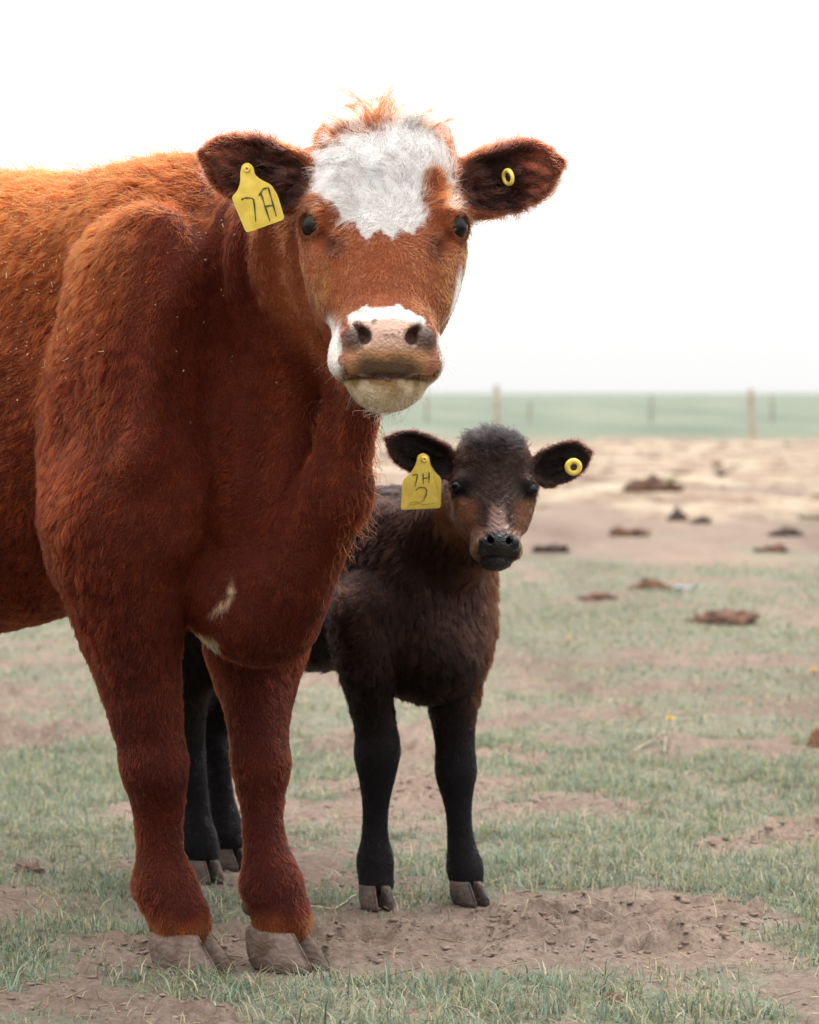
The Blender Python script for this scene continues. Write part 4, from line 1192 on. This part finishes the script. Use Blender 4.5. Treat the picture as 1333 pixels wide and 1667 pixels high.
def ground_mat():
    m, n, l, out = new_mat('pasture_soil')
    b = n.new('ShaderNodeBsdfPrincipled'); b.inputs['Roughness'].default_value = .95; b.inputs['Specular IOR Level'].default_value = .2
    a = n.new('ShaderNodeAttribute'); a.attribute_name = 'Col'
    sp = n.new('ShaderNodeSeparateColor'); l.new(a.outputs['Color'], sp.inputs[0])
    tc = n.new('ShaderNodeTexCoord')
    def noise(scale, detail=5, rough=.6, st=(1, 1, 1)):
        mp = n.new('ShaderNodeMapping'); mp.inputs['Scale'].default_value = st
        t = n.new('ShaderNodeTexNoise'); t.inputs['Scale'].default_value = scale; t.inputs['Detail'].default_value = detail; t.inputs['Roughness'].default_value = rough
        l.new(tc.outputs['Object'], mp.inputs[0]); l.new(mp.outputs[0], t.inputs['Vector']); return t.outputs['Fac']
    def ramp(src, stops):
        r = n.new('ShaderNodeValToRGB'); e = r.color_ramp.elements
        while len(e) < len(stops): e.new(.5)
        for i, (p, c) in enumerate(stops): e[i].position = p; e[i].color = (*c, 1)
        l.new(src, r.inputs['Fac']); return r.outputs[0]
    def mixc(f, A, B):
        k = n.new('ShaderNodeMix'); k.data_type = 'RGBA'; l.new(f, k.inputs['Factor']); l.new(A, k.inputs['A']); l.new(B, k.inputs['B']); return k.outputs['Result']
    def thr(mask, nz, amt, lo, hi):
        ad = n.new('ShaderNodeMath'); ad.operation = 'MULTIPLY_ADD'; l.new(nz, ad.inputs[0]); ad.inputs[1].default_value = amt; l.new(mask, ad.inputs[2])
        mr = n.new('ShaderNodeMapRange'); mr.inputs['From Min'].default_value = lo + amt / 2; mr.inputs['From Max'].default_value = hi + amt / 2
        mr.interpolation_type = 'SMOOTHSTEP'; l.new(ad.outputs[0], mr.inputs['Value']); return mr.outputs[0]
    n1, n2, n3, n4 = noise(7, 7), noise(55, 6, .7), noise(240, 4, .7), noise(1.1, 5)
    n5 = noise(26, 6, .7, (1, .6, 1)); n6 = noise(1.7, 7, .72, (1, .22, 1)); n7 = noise(.8, 6, .7, (1, .2, 1))
    dirt = mixc(n3, ramp(n1, [(.28, (.165, .115, .088)), (.5, (.220, .160, .126)), (.72, (.285, .220, .178))]), ramp(n2, [(.36, (.105, .068, .050)), (.5, (.21, .152, .118)), (.64, (.320, .245, .195))]))
    grass = mixc(n3, ramp(n1, [(.3, (.150, .130, .092)), (.5, (.185, .175, .125)), (.7, (.250, .220, .160))]), ramp(n2, [(.36, (.085, .080, .055)), (.5, (.180, .172, .125)), (.64, (.290, .265, .195))]))
    straw = ramp(n6, [(.34, (.105, .062, .045)), (.43, (.215, .145, .105)), (.52, (.315, .245, .175)), (.64, (.42, .36, .275))])
    cl = mixc(thr(sp.outputs[0], n5, .9, .30, .62), dirt, grass)
    cl = mixc(thr(sp.outputs[1], n5, .8, .25, .65), cl, straw)
    vr = ramp(n7, [(.36, (.70, .67, .64)), (.50, (1, 1, 1)), (.64, (1.18, 1.15, 1.10))])
    mm = n.new('ShaderNodeMix'); mm.data_type = 'RGBA'; mm.blend_type = 'MULTIPLY'; mm.inputs['Factor'].default_value = 1.0; l.new(cl, mm.inputs['A']); l.new(vr, mm.inputs['B']); cl = mm.outputs['Result']
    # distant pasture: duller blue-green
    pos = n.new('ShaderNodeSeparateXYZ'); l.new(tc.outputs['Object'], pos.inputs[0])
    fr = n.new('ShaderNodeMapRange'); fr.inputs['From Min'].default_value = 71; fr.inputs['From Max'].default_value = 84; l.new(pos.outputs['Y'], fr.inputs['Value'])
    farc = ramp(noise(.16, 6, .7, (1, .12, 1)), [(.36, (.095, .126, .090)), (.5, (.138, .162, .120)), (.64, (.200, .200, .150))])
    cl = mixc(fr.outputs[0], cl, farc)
    bp = n.new('ShaderNodeBump'); bp.inputs['Strength'].default_value = .9; bp.inputs['Distance'].default_value = .018
    l.new(n2, bp.inputs['Height']); l.new(bp.outputs[0], b.inputs['Normal'])
    l.new(cl, b.inputs['Base Color']); l.new(b.outputs[0], out.inputs['Surface'])
    return m
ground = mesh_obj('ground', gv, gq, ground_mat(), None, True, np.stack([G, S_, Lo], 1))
tag(ground, kind='structure')
def height(xy): return pasture(np.atleast_2d(xy))[3]

# ---- grass blades
def leaf_mat(name, rough=.6, trans=.35):
    m, n, l, out = new_mat(name)
    b = n.new('ShaderNodeBsdfPrincipled'); a = n.new('ShaderNodeAttribute'); a.attribute_name = 'Col'
    t = n.new('ShaderNodeBsdfTranslucent'); mx = n.new('ShaderNodeMixShader'); mx.inputs[0].default_value = trans
    b.inputs['Roughness'].default_value = rough; b.inputs['Specular IOR Level'].default_value = .3
    l.new(a.outputs['Color'], b.inputs['Base Color']); l.new(a.outputs['Color'], t.inputs['Color'])
    l.new(b.outputs[0], mx.inputs[1]); l.new(t.outputs[0], mx.inputs[2]); l.new(mx.outputs[0], out.inputs['Surface'])
    return m
M_grass = leaf_mat('grass_blade')

def ribbon_blades(base, direc, length, width, bend, colr):
    """flat tapering blades: five corners each"""
    N = len(base); up = np.array([0, 0, 1.0])
    side = unit(np.stack([-direc[:, 1], direc[:, 0], np.zeros(N)], 1)) * (width / 2)[:, None]
    lean = np.sin(bend)[:, None]; rise = np.cos(bend)[:, None]
    mid = base + (direc * lean * .40 + up * rise * .62) * length[:, None]
    tip = base + (direc * (lean * 1.25 + .12) + up * rise * .95) * length[:, None]
    v = np.stack([base - side, base + side, mid + side * .75, mid - side * .75, tip], 1).reshape(-1, 3)
    k = np.arange(N)[:, None] * 5
    f = np.concatenate([k + [0, 1, 2], k + [0, 2, 3], k + [3, 2, 4]])
    return v, f, np.repeat(colr, 5, 0)

r_ = np.random.default_rng(77)
def scatter(n, y0, y1, margin=.62):
    y = np.sqrt(r_.random(n) * (y1 ** 2 - y0 ** 2) + y0 ** 2)
    x = (r_.random(n) * 2 - 1) * (.135 * y + margin)
    return np.stack([x, y], 1)
VB, FB, CB = [], [], []; off = 0
def add_blades(xy, per, spread, lmin, lmax, wd, dry):
    global off
    c = np.repeat(xy, per, 0) + r_.normal(size=(len(xy) * per, 2)) * spread
    N = len(c)
    g = pasture(c)
    b = np.column_stack([c, g[3] - .002])
    a = r_.random(N) * 6.283; dr = np.stack([np.cos(a), np.sin(a), np.zeros(N)], 1)
    tl = np.repeat(.7 + .6 * r_.random(len(xy)), per)
    ln = (lmin + (lmax - lmin) * r_.random(N) ** 1.5) * tl
    hue = np.repeat(r_.random(len(xy)), per)
    cg = np.where((hue < .55)[:, None], np.array([.175, .235, .165]), np.array([.215, .235, .125])) * np.repeat(.60 + .70 * r_.random((len(xy), 1)), per, 0) * (.65 + .7 * r_.random((N, 1)))
    cg = np.where((r_.random(N) < dry)[:, None], np.array([.43, .36, .25]) * (.7 + .5 * r_.random((N, 1))), cg)
    v, f, cc = ribbon_blades(b, dr, ln, wd * (.7 + .6 * r_.random(N)), .30 + 1.10 * r_.random(N), cg)
    VB.append(v); FB.append(f + off); CB.append(cc); off += len(v)
c = scatter(82000, 3.4, 9.5); g = pasture(c)[0]; c = c[r_.random(len(c)) < np.clip(g * 1.05 - .06, 0, 1) ** 1.4 * .68]
add_blades(c, 5, .016, .010, .032, .0022, .22)
c = scatter(26000, 3.4, 9.5); g = pasture(c)[0]; c = c[(r_.random(len(c)) < .25 * sstep(.5, .9, g))]
add_blades(c, 9, .018, .02, .055, .0028, .15)                              # tufts
c = scatter(30000, 9.0, 19.0); g = pasture(c)[0]; c = c[r_.random(len(c)) < np.clip(g - .1, 0, 1) * .6]
add_blades(c, 4, .035, .014, .040, .0050, .2)
c = scatter(5200, 3.45, 6.6); g = pasture(c)[0]; c = c[(r_.random(len(c)) < .35 * sstep(.35, .8, g))]
add_blades(c, 12, .018, .02, .062, .0030, .15)                             # longer tufts close by
c = scatter(14000, 3.4, 12); c = c[r_.random(len(c)) < .6]
add_blades(c, 1, .01, .015, .06, .0020, .8)
grass = mesh_obj('grass', np.concatenate(VB), np.concatenate(FB), M_grass, None, False, np.concatenate(CB))
tag(grass, 'short grey-green grass growing in patches over the bare soil', 'grass', kind='stuff')
print('grass tris', sum(len(f) for f in FB), round(time.time() - T0, 1))

# ---- loose crumbs of soil and straw litter
ICO = bmesh.new(); bmesh.ops.create_icosphere(ICO, subdivisions=1, radius=1.0)
ICO_V = np.array([v.co[:] for v in ICO.verts]); ICO_F = np.array([[v.index for v in f.verts] for f in ICO.faces]); ICO.free()
def lumps(xy, size, colr, flat=.6):
    N = len(xy); h = height(xy); k = len(ICO_V)
    j = 1 + .45 * (r_.random((N, k, 1)) - .5) * 2
    s = size[:, None, None] * np.stack([.8 + .6 * r_.random(N), .8 + .6 * r_.random(N), flat * (.7 + .6 * r_.random(N))], 1)[:, None, :]
    v = ICO_V[None] * j * s + np.column_stack([xy, h + size * .15])[:, None, :]
    f = (np.arange(N)[:, None, None] * k + ICO_F[None]).reshape(-1, 3)
    return v.reshape(-1, 3), f, np.repeat(colr, k, 0)
c = scatter(42000, 3.4, 9); g = pasture(c); c = c[r_.random(len(c)) < .22 * (1 - g[0]) + .75 * g[2] ** 2]
sz = .0018 + .0065 * r_.random(len(c)) ** 3
v, f, cc = lumps(c, sz, np.array([.205, .148, .116]) * (.7 + .5 * r_.random((len(c), 1))), .42)
crumbs = mesh_obj('soil_crumbs', v, f, leaf_mat('soil_crumb', .95, 0.0), None, True, cc)
tag(crumbs, 'loose reddish brown crumbs of trampled soil', 'soil', kind='stuff')
def sticks(xy, length, width, colr, tilt=.12, lift=.004):
    N = len(xy); h = height(xy); a = r_.random(N) * 6.283; t = r_.normal(size=N) * tilt
    d = np.stack([np.cos(a) * np.cos(t), np.sin(a) * np.cos(t), np.sin(np.abs(t))], 1)
    s = np.stack([-np.sin(a), np.cos(a), np.zeros(N)], 1) * width[:, None]; u = np.cross(d, s)
    o = np.column_stack([xy, h + lift]); e = o + d * length[:, None]
    ring3 = [s, -.5 * s + .87 * u, -.5 * s - .87 * u]
    v = np.stack([o + q for q in ring3] + [e + q * .8 for q in ring3], 1).reshape(-1, 3)
    F_ = np.array([[0, 1, 4, 3], [1, 2, 5, 4], [2, 0, 3, 5]])
    f = (np.arange(N)[:, None, None] * 6 + F_[None]).reshape(-1, 4)
    return v, f, np.repeat(colr, 6, 0)
c = scatter(4500, 3.5, 16)
v, f, cc = sticks(c, .015 + .06 * r_.random(len(c)) ** 2, .0008 + .0010 * r_.random(len(c)), np.array([.34, .27, .17]) * (.6 + .6 * r_.random((len(c), 1))))
litter = mesh_obj('straw_litter', v, f, leaf_mat('dry_straw', .7, .1), None, False, cc)
tag(litter, 'short bits of dry pale straw strewn over the pasture', 'straw', kind='stuff')

# low heaps of straw, dung and torn turf far back on the worn strip
yy = 19.5 + 47 * r_.random(900) ** .6; c = np.stack([(r_.random(900) * 2 - 1) * (.14 * yy + 2.0), yy], 1)
sz = (.02 + .10 * r_.random(900) ** 5)
pal = np.array([[.33, .27, .19], [.25, .18, .12], [.12, .068, .048], [.17, .11, .08], [.27, .23, .16]])
v, f, cc = lumps(c, sz, pal[np.minimum((r_.random(900) * 5).astype(int), 4)] * (.8 + .4 * r_.random((900, 1))), .28)
heaps = mesh_obj('straw_debris', v, f, leaf_mat('debris', .95, 0.0), None, True, cc)
tag(heaps, 'scattered low heaps of straw and trampled dung on the worn strip', 'debris', kind='stuff')
# ------------------------------------------------------------------ things lying on the pasture
def blob_mesh(name, xy, wx, wy, hz, seed, mat, rough=.35, label=None, cat=None, group=None, smooth=True):
    """irregular crusted lump resting on the ground"""
    bm = bmesh.new(); bmesh.ops.create_icosphere(bm, subdivisions=4, radius=1.0)
    v = np.array([q.co[:] for q in bm.verts]); f = np.array([[q.index for q in p.verts] for p in bm.faces]); bm.free()
    n = fbm(v + seed * 3.7, 1.3, 3, seed); n2 = fbm(v + seed, 3.4, 4, seed + 1, .65)
    s = 1 + rough * n + 1.5 * rough * n2
    v = v * s[:, None]
    v[:, 2] = np.where(v[:, 2] < 0, v[:, 2] * .35, v[:, 2] * (.7 + .5 * vnoise(v[:, :2] + seed, 1.7, seed + 5)))
    z0 = float(height(np.array([xy]))[0])
    v = v * (wx / 2, wy / 2, hz) + (xy[0], xy[1], z0 + .1 * hz)
    o = mesh_obj(name, v, f, mat, None, smooth)
    tag(o, label, cat, group); return o

M_dung = plain_mat('dry_dung', (.150, .070, .036), .95, color2=(.040, .020, .015), nscale=14, bump=.8)
M_dung2 = plain_mat('old_dung', (.085, .050, .038), .95, color2=(.028, .018, .016), nscale=18, bump=.8)
M_clod = plain_mat('soil_clod', (.175, .100, .074), .95, color2=(.10, .058, .044), nscale=30, bump=.8)
def gpt(px, py): d = EYE * F / (py - HORIZON); return ((px - 666.5) * d / F, d), d / F
PATS = [('dung_pat', 1178, 1017, 112, 26, M_dung, 'large dry reddish brown dung pat, biggest on the grass at right'),
        ('dung_pat', 898, 898, 58, 17, M_dung2, 'dark dung pat just right of the muzzle of the calf'),
        ('dung_pat', 1104, 847, 30, 17, M_dung2, 'upright dark dung lump, left of a close pair'),
        ('dung_pat', 1141, 853, 38, 12, M_dung2, 'low dark dung lump, right of a close pair'),
        ('dung_pat', 1282, 874, 48, 16, M_dung2, 'dark dung lump near the right edge of the worn strip'),
        ('dung_pat', 1255, 897, 60, 11, M_dung, 'flat brown dung pat at the right end of the worn strip'),
        ('dung_pat', 1063, 961, 60, 15, M_dung, 'flat reddish dung pat beside the pale bluish scrap'),
        ('dung_pat', 972, 977, 58, 11, M_dung, 'thin crumbled reddish dung pat right of the neck of the calf'),
        ('dung_pat', 1028, 872, 62, 18, M_dung, 'brown crumbled dung pat between the calf and the pair of lumps'),
        ('dung_pat', 1062, 802, 92, 20, M_dung, 'wide brown heap of dung far back in the straw'),
        ('dung_pat', 1175, 776, 13, 14, M_dung2, 'tiny dark dung lump farthest back in the straw'),
        ('dung_pat', 1334, 1222, 34, 34, M_dung, 'brown crumbly dung lump cut by the right edge of the picture'),
        ('soil_clod', 990, 1640, 44, 20, M_clod, 'flat reddish soil clod at the bottom of the picture'),
        ('soil_clod', 815, 1530, 36, 15, M_clod, 'dark clod of soil in front of the left foreleg of the calf'),
        ('soil_clod', 48, 1426, 46, 14, M_clod, 'dark soil clod near the left edge of the picture')]
for i, (nm, px, py, wpx, hpx, mt, lb) in enumerate(PATS):
    xy, sc = gpt(px, py)
    blob_mesh(nm, (xy[0], xy[1] + wpx * sc * .3), wpx * sc, wpx * sc * .8, hpx * sc * .95, 31 + i * 7, mt, .38, lb, 'dung' if nm == 'dung_pat' else 'clod',
              'dung pats on the pasture' if nm == 'dung_pat' else 'clods of soil')

# straw clump and single stalks
def tube(name, pts, r0, r1, mat, parent=None, seg=6):
    p = np.asarray(pts, float); t = unit(np.gradient(p, axis=0)); ref = np.array([0.31, .2, .93])
    a = unit(np.cross(t, ref)); b = np.cross(t, a); k = len(p); v = []
    for i in range(k):
        r = r0 + (r1 - r0) * i / (k - 1)
        for j in range(seg):
            q = 2 * math.pi * j / seg; v.append(p[i] + r * (math.cos(q) * a[i] + math.sin(q) * b[i]))
    f = [(i * seg + j, i * seg + (j + 1) % seg, (i + 1) * seg + (j + 1) % seg, (i + 1) * seg + j) for i in range(k - 1) for j in range(seg)]
    f += [tuple(range(seg))[::-1], tuple(range((k - 1) * seg, k * seg))]
    return mesh_obj(name, np.array(v), f, mat, parent)
M_straw = plain_mat('straw', (.46, .38, .25), .6, .3, 90)
STALKS = [([(1030, 1222), (1062, 1212), (1084, 1210), (1081, 1234)], 'bent pale straw stalk lying on the grass below the dandelion'),
          ([(1030, 1194), (1062, 1206)], 'short straw stalk lying just above the bent pale one'),
          ([(868, 1191), (905, 1189)], 'thin straw stalk lying on the grass right of the calf, above the bent stalk'),
          ([(848, 1508), (860, 1474)], 'pale straw stalk standing up in front of the calf'),
          ([(492, 1472), (545, 1478), (590, 1452)], 'curved straw stalk on the soil between cow and calf'),
          ([(505, 1452), (540, 1448)], 'straight straw stalk on the soil beside the far forehoof of the cow')]
for pts, lb in STALKS:
    P3 = []
    for i, (x, y) in enumerate(pts):
        xy, sc = gpt(x, y)
        P3.append((*xy, float(height(np.array([xy]))[0]) + .004))
    if lb.startswith('pale straw stalk standing'):
        b0 = np.array(P3[0]); P3 = [b0 - (0, 0, .01), b0 + (.013, .01, .030)]
    P3 = np.array(P3); fine = np.concatenate([np.linspace(P3[i], P3[i + 1], 6, endpoint=(i == len(P3) - 2)) for i in range(len(P3) - 1)])
    fine[:, 2] = np.maximum(fine[:, 2], height(fine[:, :2]) + .003)
    o = tube('straw_stalk', fine, .0021, .0013, M_straw)
    tag(o, lb, 'straw', 'straw stalks')

# dandelions
M_petal = plain_mat('petal', (.80, .58, .02), .6, .2, 200); M_stem = plain_mat('stem', (.16, .22, .10), .6)
def dandelion(px, py, lb, r=.017):
    xy, sc = gpt(px, py); z0 = float(height(np.array([xy]))[0])
    d = empty('dandelion', (xy[0], xy[1], z0)); tag(d, lb, 'flower', 'dandelions')
    b = np.array([xy[0], xy[1], z0])
    tube('stem', [b, b + (.003, 0, .012), b + (.004, -.004, .026)], .0018, .0014, M_stem, d)
    c = b + (.004, -.006, .028); vv = []; ff = []
    for ring_, (n, rr, up) in enumerate(((20, 1.0, .15), (16, .78, .4), (12, .5, .65), (6, .25, .9))):
        for i in range(n):
            a = 2 * math.pi * (i + .5 * ring_) / n; dr = np.array([math.cos(a), math.sin(a) * .9, 0]); sd = np.array([-math.sin(a), math.cos(a), 0]) * r * .12
            t = c + dr * r * rr + np.array([0, 0, r * up * .55]); k = len(vv)
            vv += [c - sd * .5, c + sd * .5, t + sd - dr * r * .1, t, t - sd - dr * r * .1]; ff += [(k, k + 1, k + 2, k + 3, k + 4)]
    mesh_obj('flower_head', np.array(vv), ff, M_petal, d, False)
dandelion(1088, 1188, 'yellow dandelion on the grass above the bent straw stalk')
dandelion(1322, 1106, 'yellow dandelion close to the right edge of the picture')
dandelion(925, 1052, 'small yellow dandelion in the grass right of the calf', .012)

# pale bluish scrap of plastic
xy, sc = gpt(1118, 960)
gx_, gy_ = np.meshgrid(np.linspace(-1, 1, 14), np.linspace(-1, 1, 8))
pv = np.stack([gx_.ravel() * .062 + xy[0], gy_.ravel() * .05 + xy[1], np.zeros(gx_.size)], 1)
pv[:, 2] = height(pv[:, :2]) + .012 + .012 * fbm(pv[:, :2], 30, 3, 8); pv[:, :2] += .012 * np.stack([vnoise(pv[:, :2], 25, 1), vnoise(pv[:, :2], 25, 2)], 1)
ix = (np.arange(7)[:, None] * 14 + np.arange(13)[None]).ravel()
o = mesh_obj('plastic_scrap', pv, np.stack([ix, ix + 1, ix + 15, ix + 14], 1), plain_mat('pale_plastic', (.30, .36, .44), .4, .2, 40))
tag(o, 'small crumpled pale bluish scrap lying on the grass', 'scrap')

# ------------------------------------------------------------------ fences across the field
M_post = plain_mat('weathered_post', (.46, .37, .27), .9, .45, 7, .6)
M_post2 = plain_mat('grey_post', (.36, .36, .30), .9, .4, 7, .6)
M_wire = plain_mat('fence_wire', (.20, .20, .20), .5)
def fence(lb, d, xs, hgt, r, mat, hs, seed):
    X = [(x - 666.5) * d / F for x in xs]
    fe = empty('wire_fence', (X[0], d, 0)); tag(fe, lb, 'fence', 'wire fences across the field')
    rr = np.random.default_rng(seed)
    tops = []
    for i, x in enumerate(X):
        h = hgt * hs[i]; a = rr.normal() * .02; seg = 12; v = []; z0 = float(height(np.array([[x, d]]))[0])
        lv = [(-.25, 1), (.0, 1.0), (h * .5, .96), (h * .97, .93), (h, .72)]
        for z, k in lv:
            for j in range(seg):
                q = 2 * math.pi * j / seg; w_ = r * k * (1 + .08 * math.sin(3 * q + i) + .05 * rr.normal())
                v.append((x + a * z + w_ * math.cos(q), d + w_ * math.sin(q), z0 + z))
        f = [(m * seg + j, m * seg + (j + 1) % seg, (m + 1) * seg + (j + 1) % seg, (m + 1) * seg + j) for m in range(len(lv) - 1) for j in range(seg)] + [tuple(range((len(lv) - 1) * seg, len(lv) * seg))]
        mesh_obj('post', np.array(v), f, mat, fe)
    for z in (.35, .65, .95):
        pts = []
        for i in range(len(X) - 1):
            for t in np.linspace(0, 1, 6, endpoint=(i == len(X) - 2)):
                pts.append((X[i] + (X[i + 1] - X[i]) * t, d - r - .004, z * hgt - .05 * t * (1 - t)))
        tube('wire', pts, .004, .004, M_wire, fe, 5)
    return fe
fence('nearer wire fence with stout brown posts at the far edge of the straw', 70.0, [-850, -435, -20, 395, 810, 1225, 1640, 2055], 1.07, .058, M_post, [1, .97, 1.03, 1, 1.06, 1, .98, 1.02], 3)
fence('farther wire fence with slim grey posts out in the green field', 108.0, [-400, -35, 330, 695, 862, 1060, 1257, 1425, 1790], .95, .060, M_post2, [1, 1, .95, .92, .8, 1.0, .98, 1, 1], 5)
